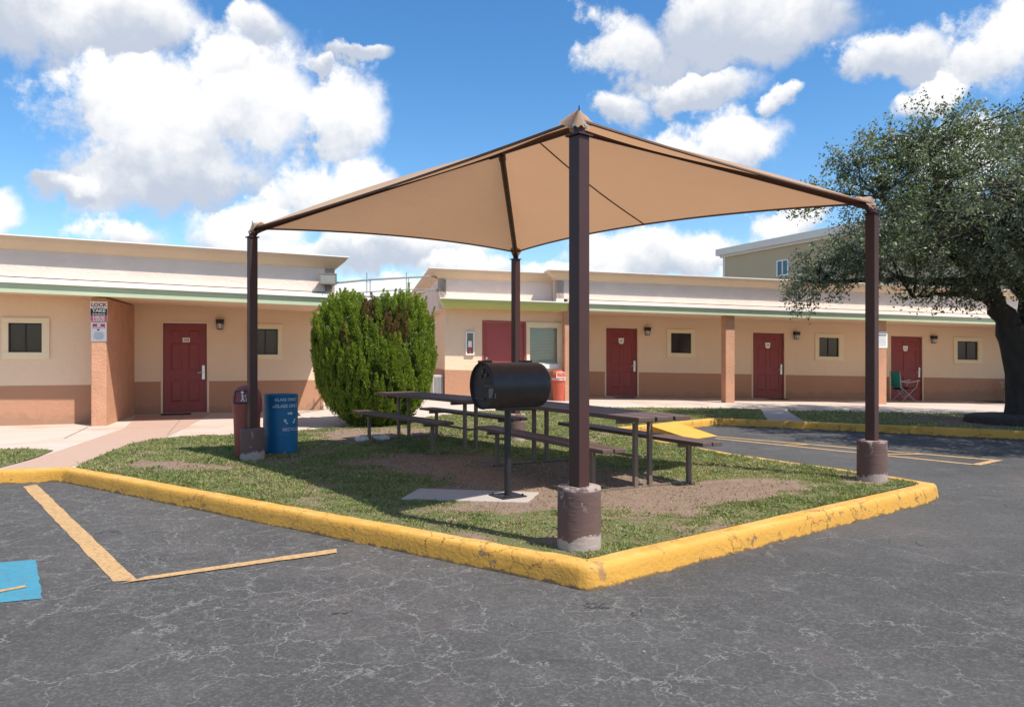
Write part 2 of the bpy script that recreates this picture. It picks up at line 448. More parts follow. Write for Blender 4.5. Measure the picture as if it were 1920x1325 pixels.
def kerb_mat():
    m = bpy.data.materials.new('yellow kerb paint')
    m.use_nodes = True
    T = NT(m.node_tree)
    p = T.n('ShaderNodeTexCoord').outputs['Object']
    sp = T.n('ShaderNodeSeparateXYZ', {0: p})
    c = T.mix(T.noise(p, 3, 5), (0.51, 0.255, 0.036), (0.60, 0.325, 0.060))
    c = T.mix(T.math('MULTIPLY', T.step(T.noise(p, 1.6, 6, 0.65), 0.45, 0.70), 0.45), c, (0.47, 0.245, 0.055))
    # dust and sun-bleaching on the tread
    top = T.math('MULTIPLY', T.step(sp.outputs[2], 0.137, 0.150), T.step(T.noise(p, 4.0, 6, 0.65), 0.30, 0.70))
    c = T.mix(T.math('MULTIPLY', top, 0.55), c, (0.66, 0.46, 0.17))
    # chips down to concrete on the face, scuffs, hairline cracks
    face = T.step(sp.outputs[2], 0.155, 0.10)
    chip = T.math('MULTIPLY', T.step(T.noise(p, 5.5, 9, 0.7), 0.606, 0.618), T.math('MULTIPLY_ADD', face, 0.75, 0.25))
    c = T.mix(T.math('MULTIPLY', chip, 0.9), c, (0.20, 0.145, 0.11))
    # the nose of the island where tyres have struck it
    dc = T.vmath('DISTANCE', p, (0.53, 4.83, 0.12), out=1)
    nose = T.step(T.math('MULTIPLY_ADD', T.noise(p, 9.0, 7, 0.7), 0.42, dc), 0.285, 0.255)
    c = T.mix(T.math('MULTIPLY', nose, 0.7), c, T.mix(T.noise(p, 18, 5), (0.17, 0.10, 0.06), (0.34, 0.20, 0.10)))
    rim = T.math('MULTIPLY', T.step(T.noise(p, 5.5, 9, 0.7), 0.60, 0.635), T.step(T.noise(p, 5.5, 9, 0.7), 0.66, 0.635))
    c = T.mix(T.math('MULTIPLY', rim, 0.35), c, (0.30, 0.15, 0.02))
    scuff = T.math('MULTIPLY', T.step(T.noise(T.vmath('MULTIPLY', p, (1, 1, 3)), 13.0, 7, 0.7), 0.60, 0.72), 0.35)
    c = T.mix(scuff, c, (0.30, 0.17, 0.05))
    pw = T.vmath('MULTIPLY_ADD', T.vmath('SUBTRACT', T.noise(p, 6, 5, 0.65, 'Color'), (.5, .5, .5)), (0.2, 0.2, 0.2), p)
    v = T.n('ShaderNodeTexVoronoi', {'Vector': pw, 'Scale': 4.5}, feature='DISTANCE_TO_EDGE')
    hair = T.math('MULTIPLY', T.step(v.outputs['Distance'], 0.020, 0.006), T.step(T.noise(p, 2.0, 4), 0.44, 0.56))
    c = T.mix(T.math('MULTIPLY', hair, 0.7), c, (0.14, 0.075, 0.02))
    # grime at the foot, raised unevenly to paint the shadow edge there too
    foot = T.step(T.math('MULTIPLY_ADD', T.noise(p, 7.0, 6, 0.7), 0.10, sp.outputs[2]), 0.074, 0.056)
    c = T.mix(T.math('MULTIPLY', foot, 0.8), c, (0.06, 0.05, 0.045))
    b = T.n('ShaderNodeBsdfPrincipled', {'Base Color': c, 'Roughness': 0.62, 'Specular IOR Level': 0.35})
    h = T.math('MULTIPLY_ADD', chip, -1.2, T.noise(p, 28, 6, 0.65))
    h = T.math('MULTIPLY_ADD', hair, -0.8, h)
    bn = T.n('ShaderNodeBump', {'Strength': 0.7, 'Distance': 0.012, 'Height': h})
    T.t.links.new(bn.outputs[0], b.inputs['Normal'])
    T.n('ShaderNodeOutputMaterial', {0: b.outputs[0]})
    return m


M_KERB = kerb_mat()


def walk_mat():
    m = bpy.data.materials.new('pinkish concrete')
    m.use_nodes = True
    T = NT(m.node_tree)
    p = T.n('ShaderNodeTexCoord').outputs['Object']
    c = T.mix(T.noise(p, 0.8, 5), (0.47, 0.385, 0.325), (0.55, 0.47, 0.40))
    c = T.mix(T.math('MULTIPLY', T.step(T.noise(p, 0.45, 6, 0.6), 0.50, 0.68), 0.7), c, (0.44, 0.275, 0.205))
    c = T.mix(T.math('MULTIPLY', T.step(T.noise(p, 24.0, 5, 0.65), 0.55, 0.8), 0.4), c, (0.33, 0.27, 0.23))
    b = T.n('ShaderNodeBsdfPrincipled', {'Base Color': c, 'Roughness': 0.88, 'Specular IOR Level': 0.3})
    bn = T.n('ShaderNodeBump', {'Strength': 0.25, 'Distance': 0.01, 'Height': T.noise(p, 70, 4)})
    T.t.links.new(bn.outputs[0], b.inputs['Normal'])
    T.n('ShaderNodeOutputMaterial', {0: b.outputs[0]})
    return m


M_WALK = walk_mat()


def soil_mat():
    m = bpy.data.materials.new('soil and thin turf')
    m.use_nodes = True
    T = NT(m.node_tree)
    p = T.n('ShaderNodeTexCoord').outputs['Object']
    at = T.n('ShaderNodeAttribute', attribute_name='bare')
    dirt = T.mix(T.noise(p, 6.0, 7, 0.65), (0.185, 0.122, 0.090), (0.305, 0.22, 0.168))
    dirt = T.mix(T.step(T.noise(p, 130, 3, 0.7), 0.58, 0.75), dirt, (0.43, 0.36, 0.30))
    dirt = T.mix(T.step(T.noise(p, 90, 3, 0.7), 0.40, 0.25), dirt, (0.075, 0.05, 0.035))
    turf = T.mix(T.noise(p, 20.0, 7, 0.7), (0.100, 0.118, 0.040), (0.185, 0.190, 0.082))
    turf = T.mix(T.step(T.noise(p, 8.0, 6, 0.7), 0.52, 0.68), turf, (0.17, 0.135, 0.075))
    k = T.math('ADD', at.outputs['Fac'], T.math('MULTIPLY', T.math('SUBTRACT', T.noise(p, 14, 6, 0.7), 0.5), 0.7))
    c = T.mix(T.step(k, 0.22, 0.62), turf, dirt)
    b = T.n('ShaderNodeBsdfPrincipled', {'Base Color': c, 'Roughness': 0.95, 'Specular IOR Level': 0.15})
    bn = T.n('ShaderNodeBump', {'Strength': 0.8, 'Distance': 0.02, 'Height': T.noise(p, 60, 6, 0.7)})
    T.t.links.new(bn.outputs[0], b.inputs['Normal'])
    T.n('ShaderNodeOutputMaterial', {0: b.outputs[0]})
    return m


M_SOIL = soil_mat()


def leaf_mat(name, gloss=0.5, trans=0.35, tcol=(1.3, 1.5, 0.6)):
    """leaf colour comes from the per-leaf attribute 'tone'; leaves let some light through"""
    m = bpy.data.materials.new(name)
    m.use_nodes = True
    T = NT(m.node_tree)
    at = T.n('ShaderNodeAttribute', attribute_name='tone').outputs['Color']
    b = T.n('ShaderNodeBsdfPrincipled', {'Base Color': at, 'Roughness': gloss, 'Specular IOR Level': 0.4})
    tr = T.n('ShaderNodeBsdfTranslucent', {'Color': T.vmath('MULTIPLY', at, tcol)})
    mx = T.n('ShaderNodeMixShader', {0: trans, 1: b.outputs[0], 2: tr.outputs[0]})
    T.n('ShaderNodeOutputMaterial', {0: mx.outputs[0]})
    return m


M_OAK = leaf_mat('oak leaves', 0.40, 0.28, (1.2, 1.4, 0.7))
M_BUSH = leaf_mat('arborvitae sprays', 0.6, 0.38, (1.4, 1.4, 0.45))
M_GRASS = leaf_mat('grass blades', 0.6, 0.35, (1.2, 1.3, 0.6))


def fabric_mat():
    m = bpy.data.materials.new('tan shade cloth')
    m.use_nodes = True
    T = NT(m.node_tree)
    p = T.n('ShaderNodeTexCoord').outputs['Object']
    f = T.noise(p, 1.1, 5, 0.6)
    c = T.mix(f, (0.53, 0.375, 0.265), (0.59, 0.425, 0.305))
    wv = T.noise(T.vmath('MULTIPLY', p, (1, 1, 1)), 260, 2)
    c = T.mix(T.math('MULTIPLY', T.step(wv, 0.45, 0.7), 0.25), c, (0.40, 0.28, 0.20))
    df = T.n('ShaderNodeBsdfDiffuse', {'Color': c, 'Roughness': 0.4})
    tcol = T.mix(f, (0.60, 0.330, 0.178), (0.66, 0.375, 0.208))
    tr = T.n('ShaderNodeBsdfTranslucent', {'Color': tcol})
    # knitted cloth: soft tension creases
    bn = T.n('ShaderNodeBump', {'Strength': 0.35, 'Distance': 0.02, 'Height': T.noise(T.vmath('MULTIPLY', p, (1.0, 1.0, 3.0)), 3.2, 5, 0.55)})
    T.t.links.new(bn.outputs[0], df.inputs['Normal'])
    T.t.links.new(bn.outputs[0], tr.inputs['Normal'])
    mx = T.n('ShaderNodeMixShader', {0: 0.36, 1: df.outputs[0], 2: tr.outputs[0]})
    T.n('ShaderNodeOutputMaterial', {0: mx.outputs[0]})
    return m


M_FAB = fabric_mat()


# ------------------------------------------------------------------ mesh building
class MB:
    def __init__(s):
        s.v = []
        s.f = []

    def add(s, verts, faces, M=None):
        o = len(s.v)
        s.v += [tuple(M @ Vector(v)) if M is not None else tuple(v) for v in verts]
        s.f += [tuple(i + o for i in f) for f in faces]
        return s

    def box(s, c, d, M=None, R=None):
        x, y, z = (k / 2 for k in d)
        vs_ = [Vector((a * x, b * y, e * z)) for a in (-1, 1) for b in (-1, 1) for e in (-1, 1)]
        if R is not None:
            vs_ = [R @ v for v in vs_]
        vs_ = [v + Vector(c) for v in vs_]
        return s.add(vs_, [(0, 1, 3, 2), (4, 6, 7, 5), (0, 4, 5, 1), (2, 3, 7, 6), (0, 2, 6, 4), (1, 5, 7, 3)], M)

    def bb(s, x0, x1, y0, y1, z0, z1, M=None):
        return s.box(((x0 + x1) / 2, (y0 + y1) / 2, (z0 + z1) / 2), (abs(x1 - x0), abs(y1 - y0), abs(z1 - z0)), M)

    def prism(s, poly, axis_pts, M=None):
        """poly in 3d at start, list of offset vectors for stations"""
        n = len(poly)
        vs_ = [tuple(Vector(p) + Vector(a)) for a in axis_pts for p in poly]
        fs = []
        for k in range(len(axis_pts) - 1):
            for i in range(n):
                j = (i + 1) % n
                fs.append((k * n + i, k * n + j, (k + 1) * n + j, (k + 1) * n + i))
        fs.append(tuple(range(n))[::-1])
        fs.append(tuple((len(axis_pts) - 1) * n + i for i in range(n)))
        return s.add(vs_, fs, M)

    def tube(s, pts, r, n=10, M=None, caps=True, square=False):
        pts = [Vector(p) for p in pts]
        rs = r if isinstance(r, (list, tuple)) else [r] * len(pts)
        ref = None
        vs_, fs = [], []
        for i, p in enumerate(pts):
            a = pts[max(i - 1, 0)]
            b = pts[min(i + 1, len(pts) - 1)]
            t = (b - a).normalized()
            if ref is None:
                ref = Vector((0, 0, 1)) if abs(t.z) < 0.9 else Vector((1, 0, 0))
            u = (ref - t * ref.dot(t)).normalized()
            ref = u
            w = t.cross(u)
            for k in range(n):
                an = 2 * math.pi * (k + (0.5 if square else 0)) / n
                vs_.append(p + (u * math.cos(an) + w * math.sin(an)) * rs[i])
        for i in range(len(pts) - 1):
            for k in range(n):
                j = (k + 1) % n
                fs.append((i * n + k, i * n + j, (i + 1) * n + j, (i + 1) * n + k))
        if caps:
            fs.append(tuple(range(n))[::-1])
            fs.append(tuple((len(pts) - 1) * n + k for k in range(n)))
        return s.add(vs_, fs, M)

    def lathe(s, prof, n=32, M=None, close=True):
        vs_, fs = [], []
        for (r, z) in prof:
            for k in range(n):
                a = 2 * math.pi * k / n
                vs_.append((r * math.cos(a), r * math.sin(a), z))
        for i in range(len(prof) - 1):
            for k in range(n):
                j = (k + 1) % n
                fs.append((i * n + k, i * n + j, (i + 1) * n + j, (i + 1) * n + k))
        if close:
            fs.append(tuple(range(n))[::-1])
            fs.append(tuple((len(prof) - 1) * n + k for k in range(n)))
        return s.add(vs_, fs, M)

    def build(s, name, material, parent=None, smooth=False, bevel=0.0, shear=None, angle=40):
        me = bpy.data.meshes.new(name)
        vv = s.v
        if shear:
            vv = [(x, y, z - shear * x) for (x, y, z) in vv]
        me.from_pydata(vv, [], s.f)
        bm = bmesh.new()
        bm.from_mesh(me)
        bmesh.ops.recalc_face_normals(bm, faces=bm.faces)
        bm.to_mesh(me)
        bm.free()
        me.materials.append(material)
        if smooth:
            me.polygons.foreach_set('use_smooth', [True] * len(me.polygons))
            me.set_sharp_from_angle(angle=R_(angle))
        me.update()
        o = bpy.data.objects.new(name, me)
        COL.objects.link(o)
        if parent is not None:
            o.parent = parent
        if bevel:
            b = o.modifiers.new('bevel', 'BEVEL')
            b.width = bevel
            b.segments = 2
            b.limit_method = 'ANGLE'
        return o


def tag(o, label=None, cat=None, group=None, kind=None):
    for k, v in (('label', label), ('category', cat), ('group', group), ('kind', kind)):
        if v:
            o[k] = v
    return o


def thing(name, loc, rz=0.0, label=None, cat=None, group=None):
    o = bpy.data.objects.new(name, None)
    o.empty_display_size = 0.1
    COL.objects.link(o)
    o.location = loc
    o.rotation_euler = (0, 0, rz)
    return tag(o, label, cat, group)


def copy_tree(o, parent=None):
    c = o.copy()
    COL.objects.link(c)
    if parent is not None:
        c.parent = parent
    for ch in list(o.children):
        copy_tree(ch, c)
    return c


def text_geo(body, size, bold=0.0):
    """flat lettering as vertices and faces in the XY plane, centred"""
    cu = bpy.data.curves.new('lettering', 'FONT')
    cu.body = body
    cu.size = size
    cu.align_x = 'CENTER'
    cu.align_y = 'CENTER'
    cu.offset = bold
    cu.resolution_u = 3
    ob = bpy.data.objects.new('lettering', cu)
    COL.objects.link(ob)
    dg = bpy.context.evaluated_depsgraph_get()
    dg.update()
    me = bpy.data.meshes.new_from_object(ob.evaluated_get(dg))
    v = [tuple(x.co) for x in me.vertices]
    f = [tuple(p.vertices) for p in me.polygons]
    bpy.data.objects.remove(ob)
    bpy.data.curves.remove(cu)
    bpy.data.meshes.remove(me)
    return v, f


def front(y=0.0):
    """XY lettering plane -> upright plane facing local -Y"""
    return Matrix(((1, 0, 0, 0), (0, 0, -1, y), (0, 1, 0, 0), (0, 0, 0, 1)))


def smooth01(t):
    t = np.clip(t, 0, 1)
    return t * t * (3 - 2 * t)


def vnoise(x, y, seed=0):
    x = np.asarray(x, float)
    y = np.asarray(y, float)
    xi = np.floor(x).astype(np.int64)
    yi = np.floor(y).astype(np.int64)
    fx = smooth01(x - xi)
    fy = smooth01(y - yi)

    def h(a, b):
        n = (a * 374761393 + b * 668265263 + seed * 1442695041) & 0x7fffffff
        n = ((n ^ (n >> 13)) * 1274126177) & 0x7fffffff
        return ((n ^ (n >> 16)) & 0xffff) / 65535.0
    return (h(xi, yi) * (1 - fx) + h(xi + 1, yi) * fx) * (1 - fy) + (h(xi, yi + 1) * (1 - fx) + h(xi + 1, yi + 1) * fx) * fy


def fbm(x, y, seed=0, octv=4):
    t = 0
    a = 0.5
    for i in range(octv):
        t = t + a * vnoise(np.asarray(x) * 2 ** i, np.asarray(y) * 2 ** i, seed + i)
        a *= 0.5
    return t / 0.9375


# ------------------------------------------------------------------ frames of the two wings
OL = (-7.37, 17.1)
AL = R_(20)
ORR = (3.25, 22.6)
AR = R_(11)


def loc_of(O, a, X, Y):
    dx, dy = X - O[0], Y - O[1]
    return dx * math.cos(a) + dy * math.sin(a), dx * math.sin(a) - dy * math.cos(a)   # s, t


def ground_z(X, Y):
    """height of the raised paved and grassed area behind the kerb"""
    X = np.asarray(X, float)
    Y = np.asarray(Y, float)
    sL = (X - OL[0]) * math.cos(AL) + (Y - OL[1]) * math.sin(AL)
    tL = (X - OL[0]) * math.sin(AL) - (Y - OL[1]) * math.cos(AL)
    sR = (X - ORR[0]) * math.cos(AR) + (Y - ORR[1]) * math.sin(AR)
    tR = (X - ORR[0]) * math.sin(AR) - (Y - ORR[1]) * math.cos(AR)
    zL = 0.138 + 0.045 * smooth01((2.3 - tL) / 2.3)
    tgt = 0.255 - 0.021 * sR
    zR = 0.138 + (tgt - 0.138) * smooth01((7.5 - tR) / 5.0)
    w = smooth01((X + 4.5) / 3.0)
    return zL * (1 - w) + zR * w


# ------------------------------------------------------------------ ground
def poly_mesh(poly, cell, zfun, name, material, bare=None):
    """triangulated, gridded sheet over a plan polygon"""
    tris = tessellate_polygon([[Vector((x, y, 0)) for x, y in poly]])
    bm = bmesh.new()
    vs_ = [bm.verts.new((x, y, 0)) for x, y in poly]
    for t in tris:
        try:
            bm.faces.new([vs_[i] for i in t])
        except ValueError:
            pass
    xs = [p[0] for p in poly]
    ys = [p[1] for p in poly]
    for ax, lo, hi in ((0, min(xs), max(xs)), (1, min(ys), max(ys))):
        k = math.ceil(lo / cell) * cell
        while k < hi:
            co = (k, 0, 0) if ax == 0 else (0, k, 0)
            no = (1, 0, 0) if ax == 0 else (0, 1, 0)
            bmesh.ops.bisect_plane(bm, geom=bm.verts[:] + bm.edges[:] + bm.faces[:], plane_co=co, plane_no=no, dist=1e-5)
            k += cell
    bmesh.ops.recalc_face_normals(bm, faces=bm.faces)
    me = bpy.data.meshes.new(name)
    bm.to_mesh(me)
    bm.free()
    n = len(me.vertices)
    co = np.empty(n * 3, np.float32)
    me.vertices.foreach_get('co', co)
    co = co.reshape(-1, 3)
    co[:, 2] = zfun(co[:, 0], co[:, 1])
    me.vertices.foreach_set('co', co.ravel())
    if me.polygons and me.polygons[0].normal.z < 0:
        me.flip_normals()
    if bare is not None:
        at = me.attributes.new('bare', 'FLOAT', 'POINT')
        at.data.foreach_set('value', bare(co[:, 0], co[:, 1]).astype(np.float32))
    me.polygons.foreach_set('use_smooth', [True] * len(me.polygons))
    me.materials.append(material)
    me.update()
    o = bpy.data.objects.new(name, me)
    COL.objects.link(o)
    return o


m_ = MB()
m_.add([(-500, -300, 0), (500, -300, 0), (500, 700, 0), (-500, 700, 0)], [(0, 1, 2, 3)])
tag(m_.build('asphalt', M_ASPH), kind='structure')

PATH = [(-16.0, 6.0), (-5.25, 8.87), (0.33, 4.86), (0.41, 4.785), (0.47, 4.755), (0.53, 4.772), (0.63, 4.85), (4.20, 7.62), (4.40, 7.86), (4.22, 8.25), (3.7, 9.15),
        (3.02, 10.2), (2.36, 11.85), (1.84, 13.8), (4.39, 16.15), (8.98, 13.3), (18.0, 7.6)]


def inset(path, d):
    out = []
    for i, p in enumerate(path):
        p = Vector(p)
        a = (p - Vector(path[i - 1])).normalized() if i else None
        b = (Vector(path[i + 1]) - p).normalized() if i < len(path) - 1 else None
        a = a or b
        b = b or a
        na, nb = Vector((-a.y, a.x)), Vector((-b.y, b.x))
        m = (na + nb)
        m = m / max(0.55, m.length_squared / 2) if m.length > 0 else na
        out.append(tuple(p + m * d))
    return out


def resample(path, step):
    out = []
    for a, b in zip(path[:-1], path[1:]):
        a, b = Vector(a), Vector(b)
        n = max(1, round((b - a).length / step))
        for i in range(n):
            out.append(tuple(a.lerp(b, i / n)))
    out.append(path[-1])
    return out


def make_kerb():
    prof = [(-0.020, -0.03), (-0.012, 0.03), (-0.004, 0.085), (0.002, 0.118), (0.012, 0.137), (0.030, 0.1485), (0.055, 0.151), (0.110, 0.151), (0.150, 0.149), (0.150, 0.05)]
    rails = []
    for (d, z) in prof:
        ln = resample(inset(PATH, d), 100)
        rails.append(inset(PATH, d))
    # subdivide every segment the same way on each rail
    seg = []
    for a, b in zip(PATH[:-1], PATH[1:]):
        L_ = (Vector(b) - Vector(a)).length
        seg.append(max(1, int(L_ / 0.09)) if a[0] > -8 and b[0] < 12 else max(1, int(L_ / 0.5)))
    rows = []
    for r in rails:
        row = []
        for (a, b, n) in zip(r[:-1], r[1:], seg):
            row += [tuple(Vector(a).lerp(Vector(b), i / n)) for i in range(n)]
        row.append(r[-1])
        rows.append(np.array(row))
    N = len(rows[0])
    V, F = [], []
    P = len(prof)
    for i in range(N):
        for k, (d, z) in enumerate(prof):
            x, y = rows[k][i]
            w = 1.0 if k < P - 1 else 0.0
            wob = (float(fbm(x * 3.1, y * 3.1, 3)) - 0.5) * 0.022 * w * (1 if k < 5 else 0.35)
            nx, ny = rows[-1][i] - rows[0][i]
            l = math.hypot(nx, ny)
            dz = (float(fbm(x * 1.7, y * 1.7, 9)) - 0.5) * 0.012 * (1 if k > 1 else 0)
            dz += (float(vnoise(x * 14, y * 14, 12)) - 0.5) * 0.004 * (1 if k > 1 else 0)
            V.append((x + nx / l * wob, y + ny / l * wob, z + dz))
    for i in range(N - 1):
        for k in range(P - 1):
            F.append((i * P + k, (i + 1) * P + k, (i + 1) * P + k + 1, i * P + k + 1))
    m = MB()
    m.add(V, F)
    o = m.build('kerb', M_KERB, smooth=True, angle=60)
    tag(o, kind='structure')


make_kerb()

INN = inset(PATH, 0.135)
walk_poly = INN + [(18.5, 60.0), (-16.5, 60.0)]
tag(poly_mesh(walk_poly, 1.0, lambda x, y: ground_z(x, y) - 0.004, 'walkway', M_WALK), kind='structure')
M_PATH = stucco('reddish concrete', (0.53, 0.405, 0.33), (0.38, 0.235, 0.175), 1.0)
tag(poly_mesh([(-6.0, 8.90), (-5.3, 9.04), (-5.62, 11.5), (-5.6, 12.2), (-6.25, 14.8), (-6.75, 17.0), (-8.15, 16.5), (-7.15, 14.0), (-6.4, 10.85)], 0.5, lambda x, y: ground_z(x, y) + 0.0005, 'path', M_PATH), kind='structure')
# dark score joints in the paving
mj = MB()


def joint(p, q, w=0.012):
    p, q = Vector(p), Vector(q)
    d = (q - p).normalized()
    n = Vector((-d.y, d.x)) * w / 2
    k = max(2, int((q - p).length / 0.4))
    for i in range(k):
        a, b = p.lerp(q, i / k), p.lerp(q, (i + 1) / k)
        c = [a - n, b - n, b + n, a + n]
        mj.add([(v.x, v.y, float(ground_z(v.x, v.y)) + 0.0045) for v in c], [(0, 1, 2, 3)])


def RW(s, t):
    return (ORR[0] + s * math.cos(AR) + t * math.sin(AR), ORR[1] + s * math.sin(AR) - t * math.cos(AR))


def LW(s, t):
    return (OL[0] + s * math.cos(AL) + t * math.sin(AL), OL[1] + s * math.sin(AL) - t * math.cos(AL))


for k in range(-1, 8):
    joint(RW(k * 1.52 - 0.6, 2.4), RW(k * 1.52 - 0.6, 4.55))
for k in range(-5, 4):
    joint(LW(k * 1.52, 0.1 if -1 < k * 1.52 < 3 else 2.4), LW(k * 1.52, 4.6))
joint(LW(-7, 3.0), LW(4.5, 3.0))
joint(RW(-2, 2.6), RW(12, 2.6))
MJ = mat('paving joint', (0.20, 0.16, 0.135), 0.95, 0.1)
tag(mj.build('paving_joint', MJ), kind='structure')

# grass areas (plan polygons)
ISLAND = [(-5.20, 9.05), (0.47, 4.93), (4.20, 7.86), (4.05, 8.25), (3.56, 9.10), (2.88, 10.15), (2.22, 11.82), (1.69, 13.86),
          (4.33, 16.3), (5.30, 15.78), (5.97, 18.3), (3.56, 18.12), (0.87, 17.78), (-0.7, 16.67), (-1.76, 15.69), (-3.0, 14.3), (-3.9, 13.3), (-4.71, 12.75), (-5.35, 12.45), (-5.72, 12.0), (-5.76, 11.5), (-5.45, 10.2)]
RIGHTG = [(5.95, 15.36), (8.98, 13.48), (17.8, 7.9), (17.9, 15.9), (14.5, 16.6), (11.4, 17.28), (6.61, 18.25)]
LEFTG = [(-6.05, 8.84), (-6.2, 9.9), (-6.45, 10.7), (-6.8, 10.85), (-7.3, 10.75), (-15.9, 8.9), (-15.9, 6.2)]


def sdf_ellipse(X, Y, cx, cy, a, rx, ry):
    ca, sa = math.cos(a), math.sin(a)
    u = ((X - cx) * ca + (Y - cy) * sa) / rx
    v = (-(X - cx) * sa + (Y - cy) * ca) / ry
    return 1 - np.sqrt(u * u + v * v)


def bare_f(X, Y):
    X = np.asarray(X, float)
    Y = np.asarray(Y, float)
    n = fbm(X * 1.6, Y * 1.6, 21) - 0.5
    n2 = fbm(X * 5, Y * 5, 33) - 0.5
    b = np.zeros_like(X)
    for (cx, cy, a, rx, ry, k) in ((0.35, 8.35, R_(-50), 2.5, 1.25, 1.5), (-0.75, 9.2, R_(-40), 1.6, 0.95, 1.2), (1.95, 7.35, R_(37), 1.55, 0.62, 1.3),
                                   (0.1, 6.85, R_(20), 1.3, 0.45, .9), (-3.9, 9.15, R_(-30), 0.9, 0.5, 0.9), (3.75, 8.15, R_(40), .55, .35, 1.1),
                                   (-2.3, 12.6, 0, 1.5, 1.6, 1.0), (0.35, 5.45, 0, 0.3, 0.25, .9), (0.9, 12.0, R_(60), 1.5, .8, .5)):
        b = np.maximum(b, np.clip(sdf_ellipse(X, Y, cx, cy, a, rx, ry) * 1.4, -1, 0.75) * k)
    n3 = fbm(X * 11, Y * 11, 44) - 0.5
    b = b + n * 1.15 + n2 * 1.15 + n3 * .8 + .09
    # under the big oak little grows
    s = np.clip(1 - np.hypot(X - 10.0, Y - 15.2) / 3.6, 0, 1) * 1.0
    return np.clip(np.maximum(b, s + n * 0.8 - 0.1), 0, 1)


for poly, cell in ((ISLAND, 0.16), (RIGHTG, 0.3), (LEFTG, 0.3)):
    tag(poly_mesh(poly, cell, lambda x, y: ground_z(x, y) + 0.008 + 0.02 * (fbm(x * 2.5, y * 2.5, 5) - 0.5) * np.clip(1, 0, 1), 'lawn_soil', M_SOIL, bare_f), kind='structure')


def inside(poly, X, Y):
    c = np.zeros(X.shape, bool)
    n = len(poly)
    for i in range(n):
        x0, y0 = poly[i]
        x1, y1 = poly[(i + 1) % n]
        k = ((y0 > Y) != (y1 > Y)) & (X < (x1 - x0) * (Y - y0) / (y1 - y0 + 1e-12) + x0)
        c ^= k
    return c


PAD = [(-1.02, 6.96), (-0.92, 7.5), (0.26, 7.29), (0.14, 6.79)]


def raw_mesh(name, co, tris, tone, material, parent=None, quads=False):
    me = bpy.data.meshes.new(name)
    n, k = len(co), (4 if quads else 3)
    f = len(tris)
    me.vertices.add(n)
    me.vertices.foreach_set('co', np.asarray(co, np.float32).ravel())
    me.loops.add(f * k)
    me.loops.foreach_set('vertex_index', np.asarray(tris, np.int32).ravel())
    me.polygons.add(f)
    me.polygons.foreach_set('loop_start', np.arange(0, f * k, k, dtype=np.int32))
    at = me.attributes.new('tone', 'FLOAT_COLOR', 'POINT')
    c4 = np.ones((n, 4), np.float32)
    c4[:, :3] = tone
    at.data.foreach_set('color', c4.ravel())
    me.materials.append(material)
    me.update(calc_edges=True)
    me.validate()
    o = bpy.data.objects.new(name, me)
    COL.objects.link(o)
    if parent is not None:
        o.parent = parent
    return o


def leaf_cloud(P, N, size, tone, aspect=0.45, droop=None, up=None, jitter=1.0):
    """pointed leaves: a folded diamond (4 vertices, 2 triangles) at each P; N preferred normals"""
    n = len(P)
    d = rng.normal(size=(n, 3)) if up is None else up + rng.normal(size=(n, 3)) * jitter
    d /= np.linalg.norm(d, axis=1, keepdims=True)
    q = N + rng.normal(size=(n, 3)) * 0.7
    s_ = np.cross(d, q)
    s_ /= np.linalg.norm(s_, axis=1, keepdims=True) + 1e-9
    L_ = (size * rng.uniform(0.65, 1.3, n))[:, None]
    W = L_ * aspect
    co = np.empty((n, 4, 3))
    nn = np.cross(s_, d)
    co[:, 0] = P - d * L_ * .5
    co[:, 1] = P + s_ * W * .5 + nn * W * .15
    co[:, 2] = P + d * L_ * .5
    co[:, 3] = P - s_ * W * .5 + nn * W * .15
    base = np.arange(n)[:, None] * 4
    tris = np.concatenate([base + [0, 1, 2], base + [0, 2, 3]], 1).reshape(-1, 3)
    return co.reshape(-1, 3), tris, np.repeat(tone, 4, 0)


